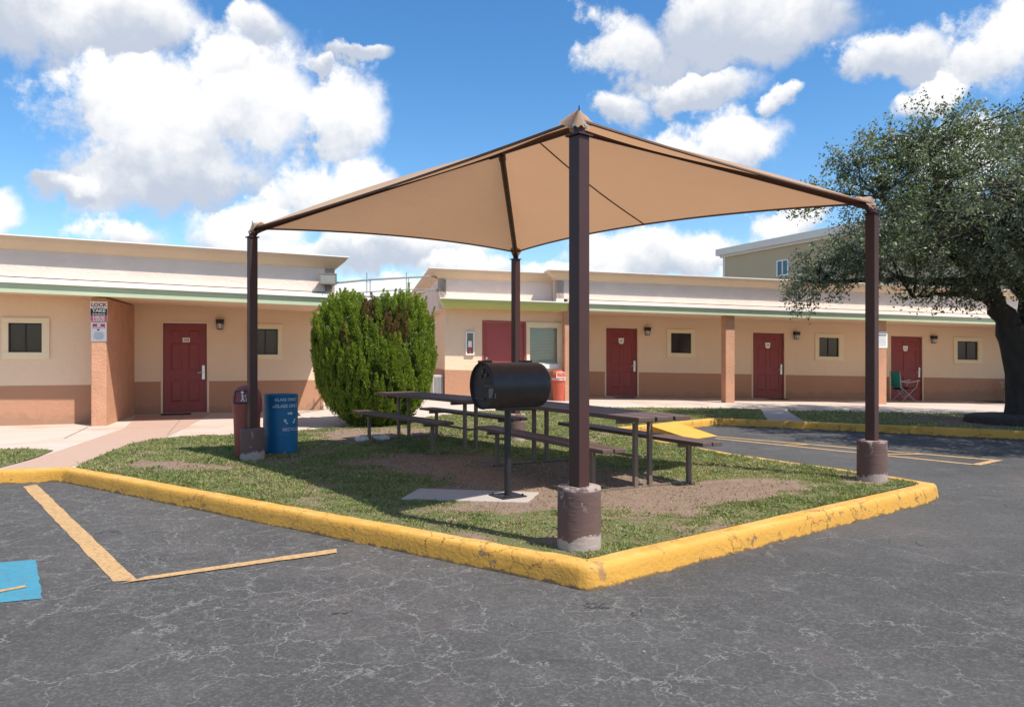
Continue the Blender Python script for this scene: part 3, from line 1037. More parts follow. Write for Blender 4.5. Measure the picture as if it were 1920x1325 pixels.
def grow_grass(name, poly, count, size, thin=1.0):
    xs = np.array(poly)
    lo, hi = xs.min(0), xs.max(0)
    N = count * 4
    X = rng.uniform(lo[0], hi[0], N)
    Y = rng.uniform(lo[1], hi[1], N)
    d = np.hypot(X, Y)
    keep = inside(poly, X, Y) & ~inside(PAD, X, Y) & (np.abs(X) < 0.72 * Y + 1.2)
    # the eye needs fewer, larger blades far away
    keep &= rng.random(N) < np.clip((7.5 / d) ** 1.3, 0.05, 1)
    b = bare_f(X, Y)
    clump = fbm(X * 4.0, Y * 4.0, 55)
    fine = fbm(X * 13, Y * 13, 77)
    dens = np.clip(1.15 - b * 2.1, 0.03, 1) * np.clip((clump - 0.20) * 3.0, 0.15, 1) * np.clip((fine - 0.2) * 2.4, 0.2, 1)
    keep &= rng.random(N) < dens
    idx = np.nonzero(keep)[0][:count]
    X, Y, b, clump, fine, d = (a[idx] for a in (X, Y, b, clump, fine, d))
    n = len(X)
    sc = np.clip(d / 7.0, 0.8, 2.2) ** 0.8
    h = size * rng.uniform(0.30, 1.15, n) * (0.45 + 1.0 * clump) * np.clip(sc, 0.9, 1.35)
    tall = rng.random(n) < 0.012
    h[tall] *= 2.0
    wd = 0.0036 * rng.uniform(0.7, 1.6, n) * sc * 1.25
    yaw = rng.uniform(0, 2 * np.pi, n)
    lean = rng.uniform(0.1, 1.3, n) * h
    la = rng.uniform(0, 2 * np.pi, n)
    Z = ground_z(X, Y) + 0.004
    cx, sx = np.cos(yaw) * wd, np.sin(yaw) * wd
    lx, ly = np.cos(la) * lean, np.sin(la) * lean
    co = np.empty((n, 4, 3))
    co[:, 0] = np.stack([X - cx, Y - sx, Z], 1)
    co[:, 1] = np.stack([X + cx, Y + sx, Z], 1)
    co[:, 2] = np.stack([X + lx * .45 + cx * .8, Y + ly * .45 + sx * .8, Z + h * .7], 1)
    co[:, 3] = np.stack([X + lx, Y + ly, Z + h], 1)
    base = np.arange(n)[:, None] * 4
    tris = np.concatenate([base + [0, 1, 2], base + [0, 2, 3]], 1).reshape(-1, 3)
    g = rng.random(n)[:, None]
    k2 = np.clip((.6 * fbm(X * 1.3, Y * 1.3, 91) + .4 * fbm(X * 6, Y * 6, 92) - 0.36) * 3.2, 0, 1)[:, None]
    tone = (np.array([0.165, 0.225, 0.064]) * (1 - k2) + np.array([0.30, 0.335, 0.125]) * k2) * (0.65 + 0.7 * g)
    dry = (rng.random(n) < 0.25 + 0.5 * b + .25 * np.clip((fbm(X * 2.2, Y * 2.2, 64) - .5) * 4, 0, 1))[:, None]
    tone = np.where(dry, np.array([0.36, 0.29, 0.17]) * (0.6 + 0.6 * g), tone)
    tone = np.repeat(tone, 4, 0)
    return tag(raw_mesh(name, co.reshape(-1, 3), tris, tone, M_GRASS), kind='stuff')


grow_grass('grass', ISLAND, 680000, 0.024)


def scatter_straw(name, poly, count):
    """dead blades, chaff and crumbs of soil lying on the ground"""
    xs = np.array(poly)
    lo, hi = xs.min(0), xs.max(0)
    N = count * 4
    X = rng.uniform(lo[0], hi[0], N)
    Y = rng.uniform(lo[1], hi[1], N)
    keep = inside(poly, X, Y) & (np.abs(X) < 0.72 * Y + 1.2) & (rng.random(N) < np.clip((7.5 / np.hypot(X, Y)) ** 1.2, .05, 1))
    keep &= ~(inside(PAD, X, Y) & (rng.random(N) < .97)) & (rng.random(N) < .35 + .65 * fbm(X * 6, Y * 6, 140))
    idx = np.nonzero(keep)[0][:count]
    X, Y = X[idx], Y[idx]
    n = len(X)
    P = np.stack([X, Y, ground_z(X, Y) + .022 + rng.random(n) * .006 + .012 * inside(PAD, X, Y)], 1)
    kind = rng.random((n, 1))
    tone = np.where(kind < .52, np.array([.38, .28, .18]), np.where(kind < .80, np.array([.10, .068, .045]), np.array([.16, .19, .06]))) * rng.uniform(.55, 1.25, (n, 1))
    d = np.stack([rng.normal(size=n), rng.normal(size=n), rng.normal(size=n) * .25], 1)
    co, tri, tn = leaf_cloud(P, np.tile([0, 0, 1.0], (n, 1)), .021, tone, .26, up=d * 1e3, jitter=.01)
    return tag(raw_mesh(name, co, tri, tn, M_GRASS), kind='stuff')
grow_grass('grass', RIGHTG, 60000, 0.036)
grow_grass('grass', LEFTG, 50000, 0.034)
scatter_straw('straw_litter', ISLAND, 52000)


# low broad-leaved weeds in the lawn
def weeds():
    spots = []
    while len(spots) < 150:
        x, y = rng.uniform(-5, 4.2), rng.uniform(5, 13)
        if inside(ISLAND, np.array([x]), np.array([y]))[0] and not inside(PAD, np.array([x]), np.array([y]))[0] and bare_f(np.array([x]), np.array([y]))[0] < .62:
            spots.append((x, y))
    P, U, Tn = [], [], []
    for x, y in spots:
        k = rng.integers(14, 34)
        a = rng.uniform(0, 2 * np.pi, k)
        r = rng.uniform(.01, .085, k) * rng.uniform(.6, 1.4)
        P.append(np.stack([x + r * np.cos(a), y + r * np.sin(a), ground_z(x, y) + rng.uniform(.022, .045, k)], 1))
        U.append(np.stack([np.cos(a), np.sin(a), rng.uniform(.1, .7, k)], 1))
        Tn.append(np.array([.13, .19, .07]) * rng.uniform(.6, 1.3, (k, 1)) * (1 if rng.random() < .7 else np.array([1.3, 1.05, .9])))
    P, U, Tn = np.concatenate(P), np.concatenate(U), np.concatenate(Tn)
    co, tri, tn = leaf_cloud(P, np.tile([0, 0, 1.0], (len(P), 1)), .034, Tn, .45, up=U * 4, jitter=.5)
    tag(raw_mesh('weeds', co, tri, tn, M_GRASS), kind='stuff')


weeds()


# painted markings on the asphalt
def flat(name, quads, material, z=0.004):
    m = MB()
    for q in quads:
        # gently broken edges
        n = 34
        top = [Vector(q[0]).lerp(Vector(q[1]), i / n) for i in range(n + 1)]
        bot = [Vector(q[3]).lerp(Vector(q[2]), i / n) for i in range(n + 1)]
        v = []
        for a, b in zip(top, bot):
            w = (b - a).normalized()
            a = a + w * random.uniform(-.006, .006)
            b = b + w * random.uniform(-.006, .006)
            v += [(a.x, a.y, z), (b.x, b.y, z)]
        m.add(v, [(2 * i, 2 * i + 2, 2 * i + 3, 2 * i + 1) for i in range(n)])
    return tag(m.build(name, material), kind='structure')


def stripe(p, q, w=0.1):
    p, q = Vector(p), Vector(q)
    d = (q - p).normalized()
    n = Vector((-d.y, d.x)) * w / 2
    return [tuple(p + n), tuple(q + n), tuple(q - n), tuple(p - n)]


flat('parking_line', [[(-5.48, 8.52), (-2.585, 4.925), (-2.45, 4.96), (-5.41, 8.66)]], M_LINE)
flat('parking_line', [[(-2.50, 4.885), (-1.30, 5.64), (-1.33, 5.755), (-2.425, 5.02)]], M_LINE, 0.008)
flat('parking_line', [stripe((3.72, 13.85), (6.80, 10.70), 0.10)], M_LINE)
flat('parking_line', [stripe((3.62, 13.55), (6.27, 10.22), 0.10)], M_LINE)
flat('parking_line', [stripe((6.22, 10.20), (6.84, 10.68), 0.11)], M_LINE, 0.008)
flat('parking_line', [stripe((5.42, 11.27), (6.17, 11.35), 0.09)], M_LINE, 0.008)
flat('parking_line', [stripe((4.45, 12.5), (4.98, 12.56), 0.09)], M_LINE, 0.008)
flat('blue_parking_square', [[(-3.42, 5.46), (-2.83, 4.58), (-3.96, 4.16), (-4.55, 5.04)]], M_BLUEP)
m_ = MB()
# the wheelchair symbol in the blue square: wheel arc, seat, back, foot
cx, cy = -3.72, 4.72
ux, uy = Vector((0.937, 0.348)), Vector((-0.557, 0.83))


def sym(pts, w):
    P = [Vector((cx, cy)) + ux * a + uy * b for a, b in pts]
    for a, b in zip(P[:-1], P[1:]):
        q = stripe(a, b, w)
        m_.add([(x, y, 0.0085) for x, y in q], [(0, 1, 2, 3)])


sym([(0.22 * math.cos(t), 0.22 * math.sin(t)) for t in np.linspace(1.9, 5.6, 12)], 0.05)
sym([(-0.05, 0.36), (-0.03, 0.02), (0.30, 0.02)], 0.06)
sym([(0.30, 0.02), (0.38, -0.24), (0.60, -0.14)], 0.05)
tag(m_.build('wheelchair_symbol', M_LINE), kind='structure')

# painted ramp wedge in the corner of the bay
m_ = MB()
m_.add([(2.62, 14.72, 0.14), (3.30, 15.36, 0.14), (3.76, 13.9, 0.006), (3.16, 13.35, 0.006), (2.62, 14.72, 0.0), (3.30, 15.36, 0.0)],
       [(0, 1, 2, 3), (0, 3, 4), (1, 5, 2), (0, 4, 5, 1)])
tag(m_.build('kerb_ramp', M_YELP), kind='structure')

# the concrete pad under the barbecue
m_ = MB()
m_.prism([(x, y, 0.10) for x, y in PAD], [(0, 0, 0), (0, 0, 0.062)])
tag(m_.build('concrete_pad', M_CONC, bevel=0.008), kind='structure')


# ------------------------------------------------------------------ buildings
def wall_face(m, x0, x1, z0, z1, y, holes, depth=0.12, zf=None):
    """front wall at plane y (facing -y) with rectangular holes and their reveals"""
    xs = sorted({x0, x1, *[min(max(h[0], x0), x1) for h in holes], *[min(max(h[1], x0), x1) for h in holes]})
    zs = sorted({z0, z1, *[min(max(h[2], z0), z1) for h in holes], *[min(max(h[3], z0), z1) for h in holes]})
    for a, b in zip(xs[:-1], xs[1:]):
        for c, d in zip(zs[:-1], zs[1:]):
            mx, mz = (a + b) / 2, (c + d) / 2
            if any(h[0] < mx < h[1] and h[2] < mz < h[3] for h in holes):
                continue
            m.add([(a, y, c), (b, y, c), (b, y, d), (a, y, d)], [(0, 1, 2, 3)])
    for (a, b, c, d) in holes:
        c2, d2 = max(c, z0), min(d, z1)
        if d2 <= c2:
            continue
        Y = y + depth
        m.add([(a, y, c2), (a, Y, c2), (a, Y, d2), (a, y, d2)], [(0, 1, 2, 3)])
        m.add([(b, y, c2), (b, Y, c2), (b, Y, d2), (b, y, d2)], [(0, 1, 2, 3)])
        if c2 == c:
            m.add([(a, y, c), (b, y, c), (b, Y, c), (a, Y, c)], [(0, 1, 2, 3)])
        if d2 == d:
            m.add([(a, y, d), (b, y, d), (b, Y, d), (a, Y, d)], [(0, 1, 2, 3)])


def add_door(root, x0, x1, z0, z1, y, material, panels=True, plate=None, lever=True, label=None):
    """door leaf with raised panels, set back into the wall; y is the wall plane"""
    w, h = x1 - x0, z1 - z0
    yl = y + 0.055
    m = MB()
    if panels:
        px_ = [(x0 + w * 0.15, x0 + w * 0.45), (x0 + w * 0.55, x0 + w * 0.85)]
        pz = [(z0 + h * 0.11, z0 + h * 0.37), (z0 + h * 0.46, z0 + h * 0.78), (z0 + h * 0.83, z0 + h * 0.93)]
        hs = [(a, b, c, d) for a, b in px_ for c, d in pz]
        wall_face(m, x0 + .004, x1 - .004, z0 + .005, z1 - .004, yl, hs, 0.012)
        for a, b, c, d in hs:
            m.add([(a, yl + .012, c), (b, yl + .012, c), (b, yl + .012, d), (a, yl + .012, d),
                   (a + .02, yl + .012, c + .02), (b - .02, yl + .012, c + .02), (b - .02, yl + .012, d - .02), (a + .02, yl + .012, d - .02),
                   (a + .055, yl + .003, c + .055), (b - .055, yl + .003, c + .055), (b - .055, yl + .003, d - .055 if d - c > .15 else d - .05), (a + .055, yl + .003, d - .055 if d - c > .15 else d - .05)],
                  [(0, 1, 5, 4), (1, 2, 6, 5), (2, 3, 7, 6), (3, 0, 4, 7), (4, 5, 9, 8), (5, 6, 10, 9), (6, 7, 11, 10), (7, 4, 8, 11), (8, 9, 10, 11)])
        m.bb(x0 + .004, x1 - .004, yl + .03, yl + .05, z0 + .005, z1 - .004)
    else:
        m.bb(x0 + .004, x1 - .004, yl, yl + .045, z0 + .005, z1 - .004)
    d = m.build('door', material, root)
    if label:
        d['label'] = label
    fr = MB()
    t = 0.045
    fr.bb(x0 - t, x0, y - 0.012, y + 0.118, z0 - .02, z1 + t)
    fr.bb(x1, x1 + t, y - 0.012, y + 0.118, z0 - .02, z1 + t)
    fr.bb(x0, x1, y - 0.012, y + 0.118, z1, z1 + t)
    fr.build('door_frame', M_PEACH if panels else M_DOOR2, d, bevel=0.004)
    th = MB()
    th.bb(x0 - t, x1 + t, y - 0.10, y + 0.115, z0 - 0.06, z0 - 0.004)
    th.build('threshold', M_CONC, d, bevel=0.006)
    if lever:
        k = MB()
        hx = x1 - 0.075
        zz = z0 + 0.90
        k.bb(hx - .032, hx + .032, yl - .022, yl - .0005, zz - .16, zz + .16)
        k.bb(hx - .026, hx + .026, yl - .034, yl - .022, zz + .06, zz + .15)
        k.tube([(hx, yl - .02, zz), (hx, yl - .055, zz), (hx - .03, yl - .06, zz), (hx - .12, yl - .055, zz - .005)], 0.011, 8)
        k.build('handle', M_STEEL, d, bevel=0.004)
    else:
        for zz in (z0 + .93, z0 + 1.10):
            k = MB()
            M = Matrix.Translation((x0 + .075, yl, zz)) @ Matrix.Rotation(R_(90), 4, 'X')
            k.lathe([(.030, 0), (.030, .006), (.013, .012), (.013, .030), (.026, .040), (.027, .055), (.012, .062)], 12, M)
            k.build('knob', M_STEEL, d, smooth=True)
    if plate:
        shape, txt = plate
        cx_, cz = (x0 + x1) / 2 + (0.02 if shape == 'rect' else 0), z0 + h * 0.81
        p = MB()
        if shape == 'rect':
            pl = [(-.075, -.05), (.075, -.05), (.075, .05), (-.075, .05)]
        else:
            pl = [(-.055, -.085), (.055, -.085), (.078, -.03), (.085, .085), (-.085, .085), (-.078, -.03)]
        p.prism([(cx_ + a, yl - .008, cz + b) for a, b in pl], [(0, 0, 0), (0, .0075, 0)])
        po = p.build('number_plate', M_WHITE, d)
        t_ = MB()
        v, f = text_geo(txt, 0.085 if shape == 'rect' else 0.06, 0.002)
        t_.add(v, f, Matrix.Translation((cx_, yl - .010, cz)) @ front())
        t_.build('door_number', M_MAROON, d)
    return d


def add_window(root, x0, x1, z0, z1, g, y, curtain=True):
    """cream surround, dark sliding sash; g = glass rectangle (x0, x1, z0, z1), y the wall plane"""
    m = MB()
    a, b, c, d = g
    yf = y - 0.035
    m.bb(x0, x1, yf, y + .06, d, z1)
    m.bb(x0, x1, yf, y + .06, z0, c)
    m.bb(x0, a, yf + .0015, y + .06, c, d)
    m.bb(b, x1, yf + .0015, y + .06, c, d)
    w = m.build('window', M_TRIM, root, bevel=0.006)
    s = MB()
    t = .022
    mid = (a + b) / 2
    s.bb(a, b, y + .02, y + .05, d - t, d)
    s.bb(a, b, y + .02, y + .05, c, c + t)
    s.bb(a, a + t, y + .021, y + .051, c + t, d - t)
    s.bb(b - t, b, y + .021, y + .051, c + t, d - t)
    s.bb(mid - .012, mid + .012, y + .018, y + .048, c + t, d - t)
    s.build('sash', M_BLACK, w)
    gl = MB()
    gl.add([(a + .01, y + .040, c + .01), (mid, y + .040, c + .01), (mid, y + .040, d - .01), (a + .01, y + .040, d - .01)], [(0, 1, 2, 3)])
    gl.build('pane', M_GLASS, w)
    gl = MB()
    gl.add([(mid, y + .033, c + .01), (b - .01, y + .033, c + .01), (b - .01, y + .033, d - .01), (mid, y + .033, d - .01)], [(0, 1, 2, 3)])
    gl.build('pane', M_GLASS, w)
    return w


def add_lamp(root, x, z0, z1, y):
    """jelly-jar wall light: dark hood over a clear ribbed jar"""
    m = MB()
    w = 0.085
    zm = z0 + (z1 - z0) * 0.55
    m.bb(x - w, x + w, y - .13, y - .001, zm, z1 - .02)
    m.bb(x - w - .012, x + w + .012, y - .142, y - .001, z1 - .02, z1)
    o = m.build('wall_lamp', M_BLACK, root, bevel=0.006)
    g = MB()
    M = Matrix.Translation((x, y - .068, z0))
    g.lathe([(.045, 0), (.058, .01), (.062, .04), (.062, zm - z0)], 14, M)
    g.build('jar', M_LENS, o, smooth=True)
    c = MB()
    for k in range(6):
        a = 2 * math.pi * k / 6
        p = (x + .07 * math.cos(a), y - .068 + .062 * math.sin(a))
        c.tube([(p[0], p[1], zm + .01), (p[0], p[1], z0 + .004)], .004, 5)
    c.lathe([(.070, 0), (.070, .010), (.055, .010), (.055, 0)], 14, Matrix.Translation((x, y - .068, z0 - .008)))
    c.build('cage', M_BLACK, o)
    return o


PROFILE = {  # (outward distance, height over the fascia foot)
    'fascia': [(0.00, 0.0), (0.0, 0.185), (-0.14, 0.185), (-0.14, 0.0)],
    'drip_edge': [(0.055, 0.172), (0.055, 0.243), (-0.14, 0.252), (-0.14, 0.1865), (0.003, 0.1865), (0.003, 0.172)],
}


def extrude_x(m, prof, x0, x1, ybase, zbase, miter0=0.0, miter1=0.0):
    """sweep (out, z) profile along x; miter shifts the ends by out*miter"""
    n = len(prof)
    k = max(2, int((x1 - x0) / 0.7))
    vs_ = []
    for i in range(k + 1):
        t = i / k
        for (o, z) in prof:
            xx0 = x0 - o * miter0
            xx1 = x1 + o * miter1
            vs_.append((xx0 + (xx1 - xx0) * t, ybase - o, zbase + z))
    fs = []
    for i in range(k):
        for j in range(n):
            q = (j + 1) % n
            fs.append((i * n + j, i * n + q, (i + 1) * n + q, (i + 1) * n + j))
    fs += [tuple(range(n))[::-1], tuple(k * n + j for j in range(n))]
    m.add(vs_, fs)


PAR = [(0.0, 0.30), (0.0, 0.78), (-0.2, 0.78), (-0.2, 0.30)]
CORN = [(0.0, 0.7815), (0.02, 0.79), (0.035, 0.81), (0.10, 0.855), (0.19, 0.925), (0.235, 0.985), (0.25, 1.0), (-0.2, 1.0), (-0.2, 0.7815)]
CAPP = [(0.262, 1.0015), (0.262, 1.022), (-0.2, 1.03), (-0.2, 1.0015)]
LEDG = [(0.012, 0.2535), (0.012, 0.283), (-0.2, 0.2985), (-0.2, 0.2535)]


def roof_band(root, x0, x1, yf, yp, z, shear, mit0=0, mit1=0, fx0=None, fx1=None, green=M_GREEN, flared=False):
    fx0 = x0 if fx0 is None else fx0
    fx1 = x1 if fx1 is None else fx1
    if flared:
        m = MB()
        extrude_x(m, [(-0.16, -0.0), (-0.10, 0.03), (-0.03, 0.12), (0.0, 0.215), (-0.3, 0.215), (-0.3, 0.0)], fx0, fx1, yf, z, 1.0, 0)
        m.build('fascia', green, root, shear=shear)
        m = MB()
        extrude_x(m, [(0.02, 0.2165), (0.02, 0.245), (-0.3, 0.245), (-0.3, 0.2165)], fx0, fx1, yf, z, 1.0, 0)
        m.build('drip_edge', M_CAP, root, shear=shear)
        # ledge roof between fascia and parapet
        m = MB()
        m.bb(fx0 + .2, fx1, yf + .2, yp + .15, z + .13, z + .2455)
        m.build('ledge', M_STUC, root, shear=shear)
        par = [(0.0, 0.22), (0.0, 0.78), (-0.2, 0.78), (-0.2, 0.22)]
    else:
        for nm, ml in (('fascia', green), ('drip_edge', M_CAP)):
            m = MB()
            extrude_x(m, PROFILE[nm], fx0, fx1, yf, z)
            m.build(nm, ml, root, shear=shear)
        m = MB()
        extrude_x(m, LEDG, fx0, fx1, yp, z)
        m.bb(fx0, fx1, yf + .14, yp + .2, z + .2, z + .2525)
        m.build('ledge', M_STUC, root, shear=shear)
        par = PAR
    m = MB()
    extrude_x(m, par, x0, x1, yp, z)
    m.build('parapet', M_STUC, root, shear=shear)
    m = MB()
    extrude_x(m, CORN, x0, x1, yp, z, mit0, mit1)
    m.build('cornice', M_CORN, root, shear=shear)
    m = MB()
    extrude_x(m, CAPP, x0, x1, yp, z, mit0, mit1)
    m.build('coping', M_CAP, root, shear=shear)


def roof_side(root, x, y0, y1, z, shear, sign):
    """parapet, cornice and coping running back from the front along a side; sign: -1 left side, +1 right side"""
    def ex(prof, mit):
        m = MB()
        n = len(prof)
        k = 6
        vs_ = []
        for i in range(k + 1):
            t = i / k
            for (o, zz) in prof:
                a = y0 - o * mit
                vs_.append((x + sign * o, a + (y1 - a) * t, z + zz))
        fs = []
        for i in range(k):
            for j in range(n):
                q = (j + 1) % n
                fs.append((i * n + j, i * n + q, (i + 1) * n + q, (i + 1) * n + j))
        fs += [tuple(range(n))[::-1], tuple(k * n + j for j in range(n))]
        m.add(vs_, fs)
        return m
    ex([(0.0, -0.02), (0.0, 0.78), (-0.2, 0.78), (-0.2, -0.02)], 0).build('parapet', M_STUC, root, shear=shear)
    ex(CORN, 1).build('cornice', M_CORN, root, shear=shear)
    ex(CAPP, 1).build('coping', M_CAP, root, shear=shear)


# ---- left wing
LB = thing('motel_building', (OL[0], OL[1], 0), AL, 'peach motel wing at left with one red door, green fascia and floodlight', 'building')
WZ = 0.90
dL = (-0.44, 0.47, 0.20, 2.215)
wL = (1.34, 2.115, 1.395, 2.212)
gL = (1.45, 2.01, 1.505, 2.10)
wF = (-3.09, -2.30, 1.41, 2.20)
gF = (-2.985, -2.43, 1.54, 2.10)
m = MB()
wall_face(m, -1.03, 3.05, WZ, 2.75, 0, [dL, (wL[0] + .05, wL[1] - .05, wL[2] + .05, wL[3] - .05)])
wall_face(m, -9.0, -1.40, WZ, 2.75, -1.7, [(wF[0] + .05, wF[1] - .05, wF[2] + .05, wF[3] - .05)])
m.add([(3.05, 0, WZ), (3.05, 9, WZ), (3.05, 9, 2.75), (3.05, 0, 2.75)], [(0, 1, 2, 3)])
m.build('wall', M_PEACH, LB)
m = MB()
wall_face(m, -1.03, 3.054, -0.2, WZ, -0.004, [(dL[0], dL[1], -0.3, 2.2)])
wall_face(m, -9.0, -1.40, -0.2, WZ, -1.704, [])
m.add([(3.054, -.004, -.2), (3.054, 9, -.2), (3.054, 9, WZ), (3.054, -.004, WZ)], [(0, 1, 2, 3)])
m.build('wainscot', M_TERRA, LB)
m = MB()
m.prism([(-1.50, -2.3, -0.2), (-1.24, -2.3, -0.2), (-1.01, -0.006, -0.2), (-1.50, -0.006, -0.2)], [(0, 0, 0), (0, 0, 2.78)])
m.build('pillar', M_PILLAR, LB, bevel=0.02)
m = MB()
m.bb(-9.0, 3.25, -2.62, 0.2, 2.58, 2.63)
m.build('soffit', M_SOFF, LB, shear=0.022)
add_door(LB, *dL, 0, M_DOOR, True, ('rect', '106'))
add_window(LB, *wL, gL, 0)
add_window(LB, *wF, gF, -1.7)
add_lamp(LB, 0.745, 2.085, 2.30, 0)
roof_band(LB, -9.0, 3.0, -2.75, -2.62, 2.545, 0.022, 0, 1)
roof_side(LB, 3.0, -2.62, 9.0, 2.545, 0.022, 1)
m = MB()
m.bb(-9.0, 2.8, -2.45, 9.0, 3.0, 3.15)
m.build('roof', M_ROOF, LB, shear=0.022)

# ---- right wing
RB = thing('motel_building', (ORR[0], ORR[1], 0), AR, 'long peach motel wing with three numbered red doors and a serving window', 'building')
SH = 0.021
Z0 = 0.0
drs = [(-0.47, 0.50, 0.282, 2.305), (4.25, 5.30, 0.268, 2.285), (9.04, 10.18, 0.255, 2.305)]
wins = [((1.43, 2.34, 1.47, 2.322), (1.56, 2.21, 1.60, 2.20)), ((6.35, 7.34, 1.47, 2.315), (6.49, 7.18, 1.60, 2.19)), ((11.33, 12.42, 1.465, 2.33), (11.47, 12.25, 1.60, 2.20))]
RWZ = 1.0


class Sheared:
    """build sub-objects in the sloping wing: shear their vertices after building"""
    def __init__(s, k):
        s.k = k

    def __call__(s, root_child):
        stack = [root_child]
        while stack:
            o = stack.pop()
            if o.type == 'MESH' and not o.data.get('sheared'):
                n = len(o.data.vertices)
                co = np.empty(n * 3, np.float32)
                o.data.vertices.foreach_get('co', co)
                co = co.reshape(-1, 3)
                co[:, 2] -= s.k * co[:, 0]
                o.data.vertices.foreach_set('co', co.ravel())
                o.data.update()
                o.data['sheared'] = 1
            stack += list(o.children)


shr = Sheared(SH)
m = MB()
wall_face(m, -2.29, 17, RWZ, 2.75, 0, drs + [(w[0] + .05, w[1] - .05, w[2] + .05, w[3] - .05) for w, g in wins])
sd = (-4.43, -3.35, 0.22, 2.268)
sw = (-3.295, -2.31, 1.08, 2.30)
sg = (-3.20, -2.45, 1.23, 2.165)
wall_face(m, -5.45, -2.29, RWZ, 2.75, -1.9, [sd, (sw[0] + .06, sw[1] - .06, sw[2] + .06, sw[3] - .06)])
m.add([(-2.29, -1.9, RWZ), (-2.29, 0, RWZ), (-2.29, 0, 2.75), (-2.29, -1.9, 2.75)], [(0, 1, 2, 3)])
m.add([(-5.45, -1.9, RWZ), (-5.45, 8, RWZ), (-5.45, 8, 2.75), (-5.45, -1.9, 2.75)], [(0, 1, 2, 3)])
shr(m.build('wall', M_PEACH, RB))
m = MB()
wall_face(m, -2.286, 17, -0.4, RWZ, -0.004, [(d[0], d[1], -0.5, 2.2) for d in drs])
wall_face(m, -5.454, -2.286, -0.4, RWZ, -1.904, [(sd[0], sd[1], -.5, 2.2)])
m.add([(-2.286, -1.904, -.4), (-2.286, 0, -.4), (-2.286, 0, RWZ), (-2.286, -1.904, RWZ)], [(0, 1, 2, 3)])
m.add([(-5.454, -1.904, -.4), (-5.454, 8, -.4), (-5.454, 8, RWZ), (-5.454, -1.904, RWZ)], [(0, 1, 2, 3)])
shr(m.build('wainscot', M_TERRA, RB))
for d in drs:
    shr(add_door(RB, *d, 0, M_DOOR, True, ('shield', {-0.47: '107', 4.25: '109', 9.04: '111'}[d[0]])))
shr(add_door(RB, *sd, -1.9, M_DOOR2, False, None, False, 'plain red door with two round knobs, without a number'))
for w, g in wins:
    shr(add_window(RB, *w, g, 0))
# serving window with a blind and a white sill
m = MB()
a, b, c, d = sg
x0, x1, z0, z1 = sw
y = -1.9
m.bb(x0, x1, y - .04, y + .06, d, z1)
m.bb(x0, x1, y - .04, y + .06, z0, c - .0)
m.bb(x0, a, y - .0385, y + .06, c, d)
m.bb(b, x1, y - .0385, y + .06, c, d)
w = m.build('window', M_TRIM, RB, bevel=0.006)
w['label'] = 'larger window with a grey blind and white sill'
m = MB()
nsl = 24
for i in range(nsl):
    zz = c + .02 + (d - c - .04) * i / (nsl - 1)
    m.box(((a + b) / 2, y + .085, zz), (b - a - .02, .004, (d - c) / nsl * 0.95), R=Matrix.Rotation(R_(-24), 3, 'X'))
m.build('blind', M_BLIND, w)
m = MB()
m.add([(a, y + .045, c), (b, y + .045, c), (b, y + .045, d), (a, y + .045, d)], [(0, 1, 2, 3)])
m.build('pane', M_CLEAR, w)
m = MB()
m.add([(a, y + .115, c), (b, y + .115, c), (b, y + .115, d), (a, y + .115, d)], [(0, 1, 2, 3)])
m.build('backing', M_GLASS, w)
m = MB()
m.bb(a + .0, b + .02, y - .16, y - .041, z0 + .0, z0 + .115)
m.build('sill', M_WHITE, w, bevel=0.006)
shr(w)
for x in (0.80, 5.69, 10.565):
    shr(add_lamp(RB, x, 2.115, 2.345, 0))
for x in (-2.25, 2.265, 6.92, 11.49, 16.1):
    m = MB()
    m.bb(x - .14, x + .13, -2.42, -2.15, -0.4, 2.66)
    shr(m.build('pillar', M_PILLAR, RB, bevel=0.02))
m = MB()
m.bb(-2.3, 17, -2.52, 0.2, 2.645, 2.69)
m.bb(-5.5, -2.3, -2.35, -1.7, 2.645, 2.69)
shr(m.build('soffit', M_SOFF, RB))
roof_band(RB, -2.6, 17, -2.6, -2.4, 2.61, SH, 1, 0, fx0=-2.30)
roof_side(RB, -2.6, -2.4, -1.4, 2.61, SH, -1)
roof_band(RB, -5.62, -2.61, -2.55, -1.95, 2.575, SH, 1, 0, fx0=-5.62, fx1=-2.31, green=M_GREEN_BOUNCE, flared=True)
roof_side(RB, -5.62, -1.95, 8.0, 2.575, SH, -1)
m = MB()
extrude_x(m, [(0, 0.0), (0, .02)], 0, 1, 0, 0) if False else None
# green eave returning along the left side
n = [(-0.16, 0.0), (-0.10, 0.03), (-0.03, 0.12), (0.0, 0.215), (-0.3, 0.215), (-0.3, 0.0)]
vs_ = [(-5.62 - o, yy - (o if yy < 0 else 0), 2.575 + z) for yy in (-2.55, 8.0) for (o, z) in n]
m.add(vs_, [(j, (j + 1) % 6, 6 + (j + 1) % 6, 6 + j) for j in range(6)] + [tuple(range(6))[::-1], tuple(range(6, 12))])
m.build('fascia', M_GREEN, RB, shear=SH)
m = MB()
m.bb(-5.3, -2.6, -1.7, 8, 3.0, 3.15)
m.bb(-2.45, 17, -2.2, 8, 3.0, 3.15)
m.build('roof', M_ROOF, RB, shear=SH)

